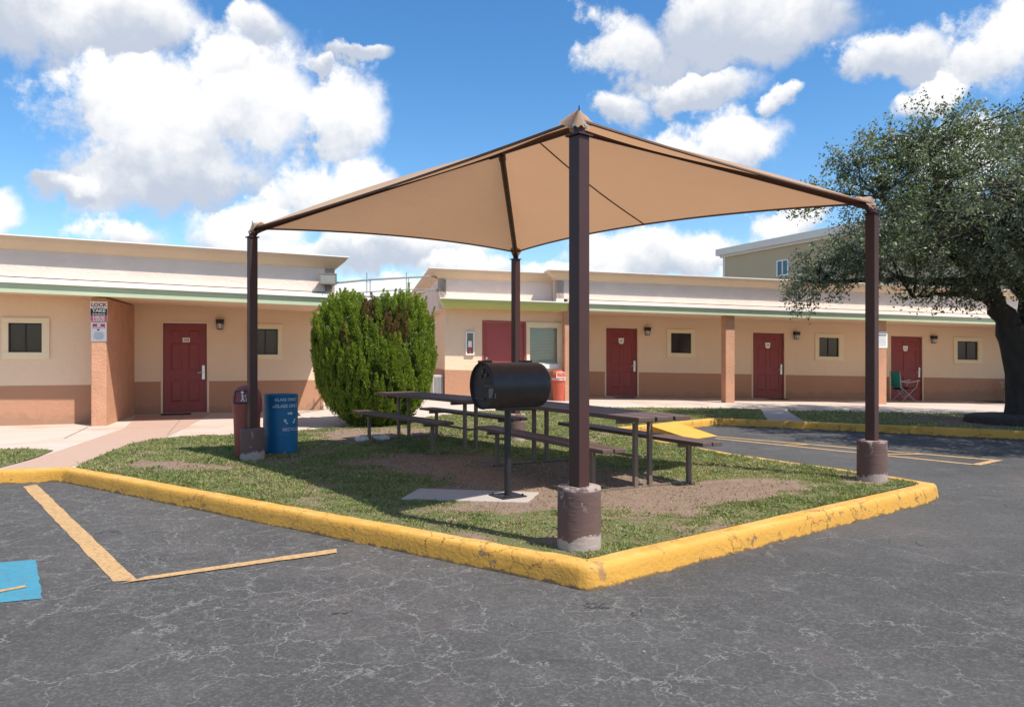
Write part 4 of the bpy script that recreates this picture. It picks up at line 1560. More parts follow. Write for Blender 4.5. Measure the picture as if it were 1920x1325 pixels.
# ---- the olive building far behind
a = Vector((16.75, 60.0))
b = Vector((28.0, 34.7))
d = (b - a).normalized()
nrm = Vector((d.y, -d.x))     # away from the camera side
ang = math.atan2(d.y, d.x)
FB = thing('olive_building', (a.x, a.y, 0), ang, 'tall olive tan building behind the motel roof with a white sloping eave', 'building')
Lb = (b - a).length
m = MB()
m.bb(0, Lb, 0.0, 14, 0, 9.25)
m.build('wall', M_FARW, FB)
m = MB()
m.bb(-0.5, Lb, -0.45, 14.6, 9.42, 9.92)
m.bb(-0.28, Lb, -0.2, 14.3, 9.25, 9.4195)
m.build('eave', M_FARR, FB)
m = MB()
m.bb(-0.1, 0.15, -0.05, 0.2, 0, 9.249)
m.build('corner_board', M_FARR, FB)
s0 = 5.75
m = MB()
x0, x1, z0, z1 = s0, s0 + 1.15, 7.2, 8.35
m.bb(x0, x1, -.06, .02, z1 - .09, z1)
m.bb(x0, x1, -.06, .02, z0, z0 + .09)
for xx in (x0, (x0 + x1) / 2 - .05, x1 - .10):
    m.bb(xx, xx + .1, -.058, .02, z0 + .09, z1 - .09)
w = m.build('window', M_WHITE, FB)
for xx in (x0 + .1, (x0 + x1) / 2 + .05):
    m = MB()
    m.bb(xx, xx + (x1 - x0) / 2 - .15, -.02, -.004, z0 + .09, z1 - .09)
    m.build('pane', M_GLASSB, w)


# ------------------------------------------------------------------ shade canopy
CN = Vector((0.462, 5.23, 0))
CLf = Vector((-3.307, 9.68, 0))
CRt = Vector((3.827, 8.08, 0))
CBk = Vector((0.058, 11.87, 0))
GZ = 0.150
center = (CN + CLf + CRt + CBk) / 4
SHC = thing('shade_canopy', (center.x, center.y, GZ), 0, 'tan fabric shade canopy on four brown steel posts over the picnic tables', 'canopy')
off = Vector((center.x, center.y, GZ))
PT = 2.82          # post flange height above the ground
EV = 2.895         # pipe centre at the corners
pang = math.atan2((CRt - CN).y, (CRt - CN).x)
peak_h = 3.77
longd = (CLf - CN).normalized()
P1 = center + longd * 0.60
P2 = center - longd * 0.60


def lc(v, z):
    return Vector((v.x - center.x, v.y - center.y, z))


corners = {'n': CN, 'l': CLf, 'r': CRt, 'b': CBk}
MAT_R = Matrix.Rotation(pang, 4, 'Z')
# piers with worn paint, wider ring at the top
for key, c in corners.items():
    M = Matrix.Translation(lc(c, 0))
    m = MB()
    ph = 0.42 if key != 'l' else 0.40
    m.lathe([(0.150, -0.12), (0.150, 0.02), (0.149, ph - .05), (0.150, ph - .01), (0.146, ph), (0.06, ph + .001)], 40, M)
    m.build('pier', M_PIER, SHC, smooth=True)
    m = MB()
    hw = 0.051
    m.prism([MAT_R.to_3x3() @ Vector((x, y, ph + .0)) for x, y in ((-hw, -hw), (hw, -hw), (hw, hw), (-hw, hw))], [lc(c, 0), lc(c, PT - ph)])
    po = m.build('post', M_POST, SHC, bevel=0.006)
    m = MB()
    hw = 0.068
    m.prism([MAT_R.to_3x3() @ Vector((x, y, PT)) for x, y in ((-hw, -hw), (hw, -hw), (hw, hw), (-hw, hw))], [lc(c, 0), lc(c, 0.012)])
    m.build('cap_plate', M_POST, po)
    m = MB()
    m.tube([lc(c, PT + .012), lc(c, EV + .01)], 0.041, 16)
    m.build('sleeve', M_POST, po, smooth=True)
    for k in range(4):
        m = MB()
        an = pang + math.pi / 2 * k
        e = Vector((math.cos(an), math.sin(an), 0))
        m.tube([lc(c, PT + .07) + e * .04, lc(c, PT + .07) + e * .056], .008, 6)
        m.build('bolt', M_STEEL, po)

pr = 0.036


def hip(c, p):
    a_, b_ = lc(c, EV), lc(p, peak_h)
    d_ = (b_ - a_)
    dd = d_.normalized()
    pts = [a_ + Vector((0, 0, -0.07)), a_ + dd * 0.05 + Vector((0, 0, -.012)), a_ + dd * 0.12]
    for i in range(1, 13):
        t = i / 12
        pts.append(a_ + d_ * t + Vector((0, 0, 0.012 * math.sin(math.pi * t))))
    m = MB()
    m.tube(pts, pr, 12)
    return m.build('hip_rafter', M_POST, SHC, smooth=True)


hip(CLf, P1)
hip(CBk, P1)
hip(CN, P2)
hip(CRt, P2)
m = MB()
m.tube([lc(P1, peak_h), lc(P2, peak_h)], pr, 12)
m.build('ridge_pipe', M_POST, SHC, smooth=True)
for p, q in ((P1, CLf), (P1, CBk), (P2, CN), (P2, CRt)):
    dv = (lc(q, EV) - lc(p, peak_h)).normalized()
    m = MB()
    m.tube([lc(p, peak_h) + dv * 0.02, lc(p, peak_h) + dv * 0.16], pr + .010, 12)
    m.build('pipe_collar', M_POST, SHC, smooth=True)

FT = 2.940     # cloth height at the corners


def panel(cA, cB, pA, pB, sag, seam=False):
    """cloth between the eave corners cA, cB and the ridge points pA, pB"""
    A, B = lc(cA, FT), lc(cB, FT)
    a_, b_ = lc(pA, peak_h + pr + .012), lc(pB, peak_h + pr + .012)
    NU, NV = 36, 14
    ridge_mid = (a_ + b_) / 2
    grid = []
    L_ = (B - A).length
    # corner overshoot: the cloth wraps a little past the post
    for j in range(NV + 1):
        v = j / NV
        row = []
        for i in range(NU + 1):
            u = i / NU
            e = A.lerp(B, u)
            inw = Vector(((ridge_mid - (A + B) / 2).x, (ridge_mid - (A + B) / 2).y, 0)).normalized()
            k = 4 * u * (1 - u)
            hslope = (ridge_mid.z - FT) / Vector((ridge_mid.x - (A + B).x / 2, ridge_mid.y - (A + B).y / 2, 0)).length
            e = e + (inw + Vector((0, 0, hslope * 0.62))) * (sag * L_ * k)
            r = a_.lerp(b_, u)
            p = r.lerp(e, v)
            p = p + Vector((0, 0, 0.05 * math.sin(math.pi * v) * (1 - k)))
            p.z -= 0.045 * math.sin(math.pi * v) * k
            row.append(p)
        grid.append(row)
    m = MB()
    V = [p for row in grid for p in row]
    F = []
    for j in range(NV):
        for i in range(NU):
            q = j * (NU + 1) + i
            F.append((q, q + 1, q + NU + 2, q + NU + 1))
    m.add(V, F)
    o = m.build('cloth_panel', M_FAB, SHC, smooth=True)
    h = MB()
    h.tube([p + Vector((0, 0, -.004)) for p in grid[-1]], 0.013, 6)
    h.build('edge_hem', M_HEM, o, smooth=True)
    if seam:
        s = MB()
        i = NU // 2
        pts = [grid[j][i] for j in range(NV + 1)]
        s.tube([p + Vector((0, 0, -.006)) for p in pts], 0.009, 5)
        s.build('seam', M_HEM, o, smooth=True)
    return o


M_HEM = mat('brown hem webbing', (0.16, 0.095, 0.065), 0.85, 0.1, 10)
panel(CLf, CN, P1, P2, 0.034)
panel(CN, CRt, P2, P2, 0.030)
panel(CRt, CBk, P2, P1, 0.055, True)
panel(CBk, CLf, P1, P1, 0.050)
# gathered cloth pockets over the corners
for key, c in corners.items():
    m = MB()
    dirn = (center - c).normalized()
    NA = 28
    prof = [(0.0, 0.066), (0.022, 0.064), (0.050, 0.057), (0.085, 0.045), (0.125, 0.031), (0.175, 0.018), (0.22, 0.010)]
    V, F = [], []
    for i, (r, z) in enumerate(prof):
        q = i / (len(prof) - 1)
        for k in range(NA):
            an = 2 * math.pi * k / NA
            e = Vector((math.cos(an), math.sin(an), 0))
            ca = e.x * dirn.x + e.y * dirn.y
            inn = float(smooth01((ca - 0.42) / 0.50))
            rr = r * (1.0 if key == 'n' else 0.78) * (0.26 + 0.74 * inn) * (1 + 0.05 * math.sin(an * 9 + i))
            zz = z * inn + (1 - inn) * (0.066 - 0.13 * q ** 1.5)
            p = lc(c, FT + zz + 0.010 * math.sin(an * 8 + i * 1.1) * q) + e * rr
            p.z += inn * max(0, ca) ** 2 * rr * 0.30
            V.append(p)
    for i in range(len(prof) - 1):
        for k in range(NA):
            j = (k + 1) % NA
            F.append((i * NA + k, i * NA + j, (i + 1) * NA + j, (i + 1) * NA + k))
    m.add(V, F)
    o = m.build('corner_gather', M_FAB, SHC, smooth=True, angle=80)
    b_ = MB()
    b_.tube([lc(c, FT + .03), lc(c, FT + .095)], [.007, .004], 6)
    b_.build('bolt_tip', M_BLACK, o)


# ------------------------------------------------------------------ picnic tables
def make_table():
    root = thing('picnic_table', (0, 0, 0), 0, '', 'picnic table', 'picnic tables under the canopy')
    Lt = 2.75
    fx = 1.02
    zt = 0.735
    pw, gap = 0.195, 0.026
    for k in range(3):
        y = (k - 1) * (pw + gap)
        m = MB()
        m.bb(-Lt / 2 + (k - 1) * 0.0, Lt / 2 + (k - 1) * 0.0, y - pw / 2, y + pw / 2, zt - .045, zt)
        m.build('plank', M_PLANK, root, bevel=0.006)
    for sgn in (-1, 1):
        for k in range(2):
            y = sgn * 0.60 + (k - .5) * 0.135
            m = MB()
            m.bb(-Lt / 2, Lt / 2, y - .061, y + .061, .415, .455)
            m.build('bench_plank', M_PLANK, root, bevel=0.006)
    for sx in (-1, 1):
        x = sx * fx
        for y, h in ((-.09, zt - .085), (.09, zt - .085), (-.60, .375), (.60, .375)):
            m = MB()
            m.bb(x - .022, x + .022, y - .022, y + .022, 0.0, h)
            m.build('leg', M_LEG, root, bevel=0.004)
        m = MB()
        m.bb(x - .025, x + .025, -.31, .31, zt - .084, zt - .046)
        m.build('top_bracket', M_LEG, root, bevel=0.003)
        for sgn in (-1, 1):
            m = MB()
            m.bb(x - .024, x + .024, sgn * .60 - .13, sgn * .60 + .13, .376, .414)
            m.build('bench_bracket', M_LEG, root, bevel=0.003)
        m = MB()
        m.bb(x - .016, x + .016, -.66, .66, 0.001, 0.022)
        m.build('foot_bar', M_LEG, root, bevel=0.003)
    m = MB()
    m.tube([(-fx + .02, 0, .30), (fx - .02, 0, .30)], .016, 8)
    for sx in (-1, 1):
        m.tube([(sx * fx, -.09, .30), (sx * fx, .09, .30)], .014, 8)
    m.build('brace', M_LEG, root, smooth=True)
    return root


T2 = make_table()
T2.location = (0.83, 8.53, GZ - 0.004)
T2.rotation_euler = (0, 0, math.atan2(-0.883, 0.47))
T2['label'] = 'picnic table in front at right, its plank top running behind the near post'
T1 = copy_tree(T2)
T1.location = (-1.16, 11.4, GZ - 0.004)
T1.rotation_euler = (0, 0, math.atan2(-0.82, 0.57))
T1['label'] = 'picnic table farther back beside the green bush'


# ------------------------------------------------------------------ barrel barbecue
GA = R_(33)
GR = thing('barbecue_grill', (-0.04, 7.07, 0.162), GA, 'black barrel barbecue on one pole standing on the concrete pad', 'grill')
m = MB()
m.lathe([(0.031, 0.008), (0.031, 0.83)], 16)
m.build('pole', M_GRILL, GR, smooth=True)
m = MB()
m.bb(-.13, .13, -.13, .13, 0, .012)
for x in (-.1, .1):
    for y in (-.1, .1):
        m.tube([(x, y, .012), (x, y, .03)], .010, 6)
m.build('base_plate', M_BLACK, GR, bevel=0.002)
zc = 1.03
rad = 0.213
Lh = 0.315
MX = Matrix.Translation((0.03, 0, zc)) @ Matrix.Rotation(R_(90), 4, 'Y')
m = MB()
m.lathe([(rad, -Lh), (rad + .003, -Lh + .012), (rad, -Lh + .02), (rad, Lh - .04), (rad * .97, Lh), (rad * .80, Lh + .03), (rad * .4, Lh + .045), (.01, Lh + .047)], 56, MX, close=False)
m.build('barrel', M_GRILL, GR, smooth=True, angle=50)
m = MB()
m.lathe([(.004, -Lh + .03), (rad - .006, -Lh + .03), (rad - .004, -Lh + .002)], 56, MX, close=False)
# lid seam, vent holes and straps on the end
e = m.build('end_plate', M_GRILL2, GR, smooth=True, angle=50)
xe = 0.03 - Lh + .028
for (yy, zz, r) in ((0.01, .135, .022), (-.055, .10, .020), (.04, .085, .014)):
    m = MB()
    m.tube([(xe - .012, yy, zc + zz), (xe + .001, yy, zc + zz)], r, 12)
    m.build('vent', M_BLACK, e)
for (y0_, y1_, a_, b_) in ((-.19, -.02, -.012, .012), (-.03, .16, -.125, -.112)):
    m = MB()
    m.bb(xe - .013, xe + .0, y0_, y1_, zc + a_, zc + b_)
    m.build('strap', M_BLACK, e)
m = MB()
m.bb(xe - .010, xe + .0, -.205, -.10, zc - .105, zc - .018)
m.build('flap', mat('grey metal flap', (.14, .125, .11), .6, .2, 8), e)
for x in (-.21, .235):
    m = MB()
    m.bb(x - .055, x + .055, .02, .10, zc + rad - .030, zc + rad + .018)
    m.build('hinge', M_BLACK, GR, bevel=0.004)
m = MB()
m.bb(-.10, .16, -.06, .06, zc - rad - .02, zc - rad + .035)
m.build('saddle', M_BLACK, GR, bevel=0.003)


# ------------------------------------------------------------------ bins
def dome_bin(name, loc, rz, h, r, body, label, band=None, emblem=True):
    root = thing(name, loc, rz, label, 'trash can')
    hb = h * 0.66
    m = MB()
    m.lathe([(r * .78, 0), (r * .80, .02), (r * .93, hb), (r * .90, hb + .001)], 36)
    m.build('body', body, root, smooth=True)
    m = MB()
    m.lathe([(r * .97, hb - .03), (r * 1.0, hb), (r, h * .80), (r * .98, h * .84), (r * .90, h * .90), (r * .72, h * .955), (r * .42, h * .99), (.01, h)], 36)
    hd = m.build('hood', body, root, smooth=True, angle=50)
    # swing flap set in a frame on the front
    fl = MB()
    z0, z1 = h * .76, h * .92
    yb, yt = -r * 1.015, -r * .86
    w = r * .62
    q = [(-w, yb, z0), (w, yb, z0), (w * .92, yt, z1), (-w * .92, yt, z1)]
    fl.add(q + [(a, b + .12, c) for a, b, c in q], [(0, 1, 2, 3), (4, 5, 6, 7), (0, 1, 5, 4), (1, 2, 6, 5), (2, 3, 7, 6), (3, 0, 4, 7)])
    f_ = fl.build('flap', body, root)
    fr = MB()
    pts = [Vector(p) + Vector((0, -.006, 0)) for p in q]
    fr.tube(pts + [pts[0]], .009, 6)
    fr.build('flap_frame', M_BLACK if emblem else M_WHITE, f_)
    if emblem:
        em = MB()
        def P(u, v):
            return Vector((u * w, yb + (yt - yb) * v - .010, z0 + (z1 - z0) * v))
        for ln, rr in (([(-.15, .78), (-.1, .30), (-.25, .12)], .006), ([(-.1, .5), (.12, .12)], .006), ([(-.12, .68), (.18, .52), (.30, .70)], .005), ([(.32, .12), (.32, .42), (.52, .42), (.52, .12)], .005)):
            em.tube([P(*p) for p in ln], rr, 5)
        em.box(P(-.15, .9), (.028, .008, .028))
        em.build('emblem', M_WHITE, f_)
    if band:
        b_ = MB()
        b_.lathe([(r * 1.012, hb + .005), (r * 1.012, hb + .07), (r * .99, hb + .07), (r * .99, hb + .005)], 36, close=False)
        b_.build('band', band, root, smooth=True)
    return root


dome_bin('trash_can', (-3.46, 9.92, GZ - .004), R_(6), 0.945, 0.185, M_CAN, 'faded dark red domed trash can behind the left canopy post')
p = RW(-2.50, 2.28)
dome_bin('trash_can', (p[0], p[1], float(ground_z(*p)) - .002), AR, 0.80, 0.195, M_CAN2, 'orange red domed trash can with a pale band beside the serving window', mat('pale band', (.62, .45, .38), .6, .1, 9), False)

M_STENCIL = mat('faded white stencil', (0.50, 0.55, 0.58), .6, .1, 30, col2=(0.03, 0.16, 0.30), c2lo=.56, c2hi=.66, c2scale=40)
BR = thing('recycling_barrel', (-3.155, 10.36, GZ - .004), 0, 'blue recycling barrel with white stencilled lettering beside the left post', 'barrel')
br, bh = 0.228, 0.80
m = MB()
m.lathe([(br * .95, 0), (br * .985, .015), (br, .04), (br, .25), (br * 1.004, .262), (br, .274), (br * 1.0, .52), (br * 1.004, .532), (br, .544), (br, bh - .02), (br * 1.015, bh - .015), (br * 1.015, bh), (br * .96, bh), (br * .955, bh - .05)], 56, close=False)
m.build('drum', M_BLUE, BR, smooth=True, angle=35)
m = MB()
m.lathe([(.01, bh - .30), (br * .95, bh - .30), (br * .953, bh - .051)], 40, close=False)
m.build('liner', M_BLACK, BR, smooth=True)


def wrap(body, size, a0, z, bold=.0):
    v, f = text_geo(body, size, bold)
    x0_ = min(p[0] for p in v)
    out = []
    for (x, y, _) in v:
        a = a0 + (x - x0_) / br
        out.append(((br + .0035) * math.sin(a), -(br + .0035) * math.cos(a), z + y))
    return out, f


for body, size, a0, z, bold in (('GLASS ONLY', .055, -2, .735, .0010), ('GLASS ONLY', .060, -2, .65, .0014), ('RECYCLE', .058, 24, .335, .0010), ('o', .05, -9, .645, .0016)):
    m = MB()
    m.add(*wrap(body, size, R_(a0), z, bold))
    m.build('lettering', M_STENCIL, BR)
m = MB()
# three chasing arrows
for k in range(3):
    an = math.pi / 2 + k * 2 * math.pi / 3
    cxx, czz = .075 * math.cos(an), .075 * math.sin(an)
    tx, tz = -math.sin(an), math.cos(an)
    rx_, rz_ = math.cos(an), math.sin(an)
    pts = [(-.038, -.012), (.010, -.012), (.010, -.026), (.042, 0), (.010, .026), (.010, .012), (-.038, .012)]
    v = []
    for (u, q) in pts:
        xx = cxx - tx * u + rx_ * q
        zz = czz - tz * u + rz_ * q
        a = R_(50) + xx / br
        v.append(((br + .0035) * math.sin(a), -(br + .0035) * math.cos(a), .48 + zz * .95))
    m.add(v, [(0, 1, 5, 6), (2, 3, 4)])
m.build('recycling_mark', M_STENCIL, BR)


# ------------------------------------------------------------------ signs and wall fittings
def board(name, O, A, s, t, z, w, h, label, cat='sign', frame=M_WHITE):
    x, y_ = (O[0] + s * math.cos(A) + t * math.sin(A), O[1] + s * math.sin(A) - t * math.cos(A))
    root = thing(name, (x, y_, z), A, label, cat)
    m = MB()
    m.bb(-w / 2, w / 2, -.006, 0.0, -h / 2, h / 2)
    m.build('panel', frame, root, bevel=0.0015)
    return root


def rect(root, x0, x1, z0, z1, material, name='print', lift=.0075):
    m = MB()
    m.bb(x0, x1, -lift, -.0061, z0, z1)
    return m.build(name, material, root)


def letters(root, body, size, x, z, material, bold=.002, lift=.0088, sx=1.0):
    v, f = text_geo(body, size, bold)
    m = MB()
    m.add([(a * sx, b_, c_) for a, b_, c_ in v], f, Matrix.Translation((x, -lift, z)) @ front())
    return m.build('lettering', material, root)


S1 = board('warning_sign', OL, AL, -1.365, 2.303, 2.315, 0.29, 0.385, 'upper sign on the terracotta pillar reading LOCK TAKE HIDE')
rect(S1, -.14, .14, -.075, .055, M_INK)
rect(S1, -.14, .14, -.187, -.077, M_PINK)
letters(S1, 'LOCK', .088, 0, .125, M_MAROON, .003, sx=1.12)
letters(S1, 'TAKE', .082, 0, .012, M_WHITE, .003, sx=1.12)
letters(S1, 'HIDE', .080, 0, -.118, M_WHITE, .003, sx=1.12)
for z, ml, w in ((.073, M_GREY, .2), (-.052, M_WHITE, .22), (-.168, M_WHITE, .2)):
    for k in range(5):
        xx = -w / 2 + w * (k + .1) / 5
        rect(S1, xx, xx + w / 5 * .75, z - .010, z + .010, ml, 'small_print', .0086)
S2 = board('camera_notice', OL, AL, -1.365, 2.303, 1.925, 0.265, 0.36, 'lower sign on the terracotta pillar, white with a red header and camera')
rect(S2, -.105, .105, .070, .155, M_RED)
rect(S2, -.028, .028, .108, .150, M_WHITE, 'header_box', .0085)
rect(S2, -.095, .095, .080, .097, M_WHITE, 'header_bar', .0085)
m = MB()
m.prism([(-.035, -.0078, .055), (.02, -.0078, .055), (.005, -.0078, .028), (-.01, -.0078, .022), (-.028, -.0078, .035)], [(0, 0, 0), (0, .0016, 0)])
m.build('camera_picture', M_INK, S2)
for k in range(8):
    w = (.07, .075, .085, .09, .09, .085, .085, .05)[k]
    rect(S2, -w, w, -.010 - k * .018 - .005, -.010 - k * .018 + .004, M_GREY, 'small_print')
S3 = board('notice_sign', ORR, AR, 6.90, 2.425, 1.93, 0.34, 0.46, 'white notice with small print on the pillar behind the right canopy post')
rect(S3, -.13, .13, .165, .19, M_GREY, 'small_print')
rect(S3, -.13, .13, .11, .145, M_INK, 'header_bar')
for k in range(8):
    w = (.12, .11, .12, .10, .13, .12, .13, .11)[k]
    rect(S3, -w, w, .075 - k * .034 - .008, .075 - k * .034 + .006, M_GREY, 'small_print')

p = RW(-4.80, 1.905)
EX = thing('extinguisher_cabinet', (p[0], p[1], 1.70 + .1), AR, 'narrow white framed fire extinguisher cabinet left of the plain red door', 'cabinet')
m = MB()
w, h = .115, .305
m.bb(-w, w, -.05, 0, h - .035, h)
m.bb(-w, w, -.05, 0, -h, -h + .035)
m.bb(-w, -w + .035, -.049, 0, -h + .035, h - .035)
m.bb(w - .035, w, -.049, 0, -h + .035, h - .035)
m.build('frame', M_WHITE, EX, bevel=0.004)
m = MB()
m.bb(-w + .035, w - .035, -.006, 0, -h + .035, h - .035)
m.build('back_panel', mat('cabinet grey', (.23, .23, .23), .6, .1, 8), EX)
m = MB()
m.lathe([(.045, -.26), (.047, -.25), (.047, .02), (.03, .05), (.015, .06), (.015, .09)], 14, Matrix.Translation((0, -.028, 0)) @ Matrix.Scale(.45, 4, Vector((0, 1, 0))))
m.build('extinguisher', M_RED, EX, smooth=True)
m = MB()
m.bb(-.05, .045, -.0505, -.0493, -.10, .06)
m.build('label_card', M_WHITE, EX)
m = MB()
m.add([(-w + .035, -.045, -h + .035), (w - .035, -.045, -h + .035), (w - .035, -.045, h - .035), (-w + .035, -.045, h - .035)], [(0, 1, 2, 3)])
m.build('pane', M_CLEAR, EX)

# floodlight at the end of the left wing's parapet
p = LW(2.86, 2.66)
FL = thing('floodlight', (p[0], p[1], 2.98), AL + R_(-6), 'bronze floodlight on the end of the left wing parapet', 'floodlight')
RX = Matrix.Rotation(R_(-14), 4, 'X')
m = MB()
m.add([(-.17, -.10, -.11), (.17, -.10, -.11), (.17, -.10, .12), (-.17, -.10, .12), (-.13, .10, -.07), (.13, .10, -.07), (.13, .10, .08), (-.13, .10, .08)],
      [(4, 5, 6, 7), (0, 1, 5, 4), (1, 2, 6, 5), (2, 3, 7, 6), (3, 0, 4, 7)], Matrix.Translation((0, -.09, .02)) @ RX)
m.build('housing', mat('bronze metal', (.13, .10, .085), .5, .15, 8), FL, bevel=0.006)
m = MB()
m.bb(-.145, .145, -.105, -.095, -.085, .095, Matrix.Translation((0, -.09, .02)) @ RX)
m.build('lens', mat('dusty lamp lens', (.20, .20, .175), .25, .1, 12, spec=.5), FL)
m = MB()
RXm = Matrix.Translation((0, -.09, .02)) @ RX
m.bb(-.175, .175, -.112, -.09, .095, .125, RXm)
m.bb(-.175, .175, -.112, -.09, -.115, -.085, RXm)
m.bb(-.175, -.145, -.1115, -.09, -.085, .095, RXm)
m.bb(.145, .175, -.1115, -.09, -.085, .095, RXm)
m.build('bezel', MATS['bronze metal'], FL)
m = MB()
m.tube([(.0, .0, .0), (.0, .05, .0), (.0, .08, -.10)], .018, 8)
m.bb(-.05, .05, .0, .04, -.16, -.06)
m.build('bracket', M_PIPE, FL)

# cables slung between the two roofs
CB = thing('overhead_cables', (-2.9, 17.7, 0), 0, 'thin conduits and cables slung between the two motel roofs', 'cable')
cbo = Vector((-2.9, 17.7, 0))
for pts, r in (([(-3.85, 15.35, 2.93), (-3.62, 15.9, 3.0), (-3.22, 17.0, 3.17), (-2.54, 18.54, 3.38), (-2.03, 19.5, 3.51), (-1.9, 19.85, 3.5)], .022),
               ([(-3.85, 15.4, 2.70), (-3.59, 15.98, 2.77), (-3.22, 17.0, 2.9), (-2.59, 18.44, 3.08), (-1.99, 19.56, 3.19), (-1.8, 19.85, 3.18)], .012),
               ([(-3.85, 15.4, 2.72), (-3.59, 15.98, 2.77), (-3.19, 17.09, 2.8), (-2.83, 17.93, 2.86), (-2.54, 18.54, 2.96), (-2.07, 19.42, 3.16), (-1.8, 19.85, 3.14)], .018)):
    m = MB()
    m.tube([Vector(p) - cbo for p in pts], r, 7)
    m.build('cable', M_PIPE, CB, smooth=True)
for a_, b_ in (((-3.24, 16.96, 3.33), (-3.24, 16.96, 2.87)), ((-3.19, 17.09, 3.17), (-3.19, 17.09, 2.77)), ((-2.57, 18.48, 3.50), (-2.57, 18.48, 2.93)), ((-2.53, 18.55, 3.40), (-2.53, 18.55, 3.05))):
    m = MB()
    m.tube([Vector(a_) - cbo, Vector(b_) - cbo], .009, 6)
    m.build('drop_rod', M_PIPE, CB)

# grey louvred box on the side wall behind the bush
p = (ORR[0] + -5.475 * math.cos(AR) + 1.3 * math.sin(AR), ORR[1] - 5.475 * math.sin(AR) - 1.3 * math.cos(AR))
UB = thing('utility_box', (p[0], p[1], .30), AR, 'pale grey louvred utility box at the foot of the side wall behind the bush', 'utility box')
m = MB()
m.bb(-.28, .0, -.5, .35, .12, .68)
m.build('case', mat('pale grey metal', (.50, .46, .44), .5, .05, 8), UB, bevel=0.01)
for k in range(7):
    m = MB()
    m.bb(-.24 + k * .034, -.225 + k * .034, -.512, -.5, .17, .63)
    m.build('louvre', M_PIPE, UB)
m = MB()
m.bb(-.24, -.2, -.45, -.41, -.1, .12)
m.bb(-.24, -.2, .25, .29, -.1, .12)
m.build('foot', M_PIPE, UB)

# doormats
for (O, A, s, lbl) in ((OL, AL, -.15, 'dark doormat at the red door left of the blue barrel'),
                       (ORR, AR, .0, 'dark doormat at the red door nearest the near canopy post'),
                       (ORR, AR, 4.9, 'dark doormat at the red door midway between two pillars')):
    t = .30
    x, y_ = (O[0] + s * math.cos(A) + t * math.sin(A), O[1] + s * math.sin(A) - t * math.cos(A))
    m = MB()
    m.bb(-.30, .30, -.17, .17, .002, .016)
    o = m.build('doormat', M_MAT, bevel=0.004)
    o.location = (x, y_, float(ground_z(x, y_)))
    o.rotation_euler = (0, 0, A)
    tag(o, lbl, 'doormat', 'doormats')


# ------------------------------------------------------------------ folding chairs
def camp_chair(loc, rz, cloth, label):
    """quad folding chair, facing local +X"""
    root = thing('folding_chair', loc, rz, label, 'chair')
    for y in (-.26, .26):
        m = MB()
        m.tube([(-.22, y, 0.008), (.24, y, .44), (.30, y, .64)], .011, 6)
        m.build('leg', M_STEELP, root, smooth=True)
        m = MB()
        m.tube([(.24, y * .96, 0.008), (-.24, y * .96, .46)], .011, 6)
        m.build('leg', M_STEELP, root, smooth=True)
        m = MB()
        m.tube([(-.24, y, .40), (-.28, y, .92)], .011, 6)
        m.build('back_pole', M_STEELP, root, smooth=True)
        m = MB()
        m.tube([(-.25, y, .62), (0, y, .59), (.30, y, .645), (.36, y, .65)], .016, 6)
        m.build('armrest', M_STEELP, root, smooth=True)
    m = MB()
    m.tube([(.22, -.25, .02), (-.22, .25, .42)], .009, 6)
    m.tube([(.22, .25, .02), (-.22, -.25, .42)], .009, 6)
    m.build('cross_brace', M_STEELP, root, smooth=True)
    n = 8
    V = []
    for i in range(n + 1):
        y = -.26 + .52 * i / n
        sgx = .05 * (1 - (2 * i / n - 1) ** 2)
        V += [(-.285 - sgx, y, .93), (-.26 - sgx, y, .44)]
    m = MB()
    m.add(V, [(2 * i, 2 * i + 2, 2 * i + 3, 2 * i + 1) for i in range(n)])
    o = m.build('backrest', cloth, root, smooth=True)
    so = o.modifiers.new('thickness', 'SOLIDIFY')
    so.thickness = .008
    V = []
    for i in range(n + 1):
        y = -.26 + .52 * i / n
        sgz = .045 * (1 - (2 * i / n - 1) ** 2)
        V += [(-.255, y, .42 - sgz), (0, y, .42 - sgz * 1.2), (.24, y, .445 - sgz)]
    m = MB()
    F = []
    for i in range(n):
        for j in range(2):
            F.append((3 * i + j, 3 * i + 3 + j, 3 * i + 4 + j, 3 * i + 1 + j))
    m.add(V, F)
    o = m.build('seat', M_DCLOTH, root, smooth=True)
    so = o.modifiers.new('thickness', 'SOLIDIFY')
    so.thickness = .008
    return root


M_STEELP = mat('chair tubing', (.42, .36, .34), .45, .1, 8)
for (s, t, rz, cl, lbl) in ((9.08, .55, AR + R_(-8), M_TEAL, 'folding camp chair with a teal back in front of a red door'),
                            (13.12, .6, AR + math.pi, M_DCLOTH, 'dark folding chair partly hidden behind the oak trunk')):
    x, y_ = RW(s, t)
    camp_chair((x, y_, float(ground_z(x, y_)) - .003), rz, cl, lbl)


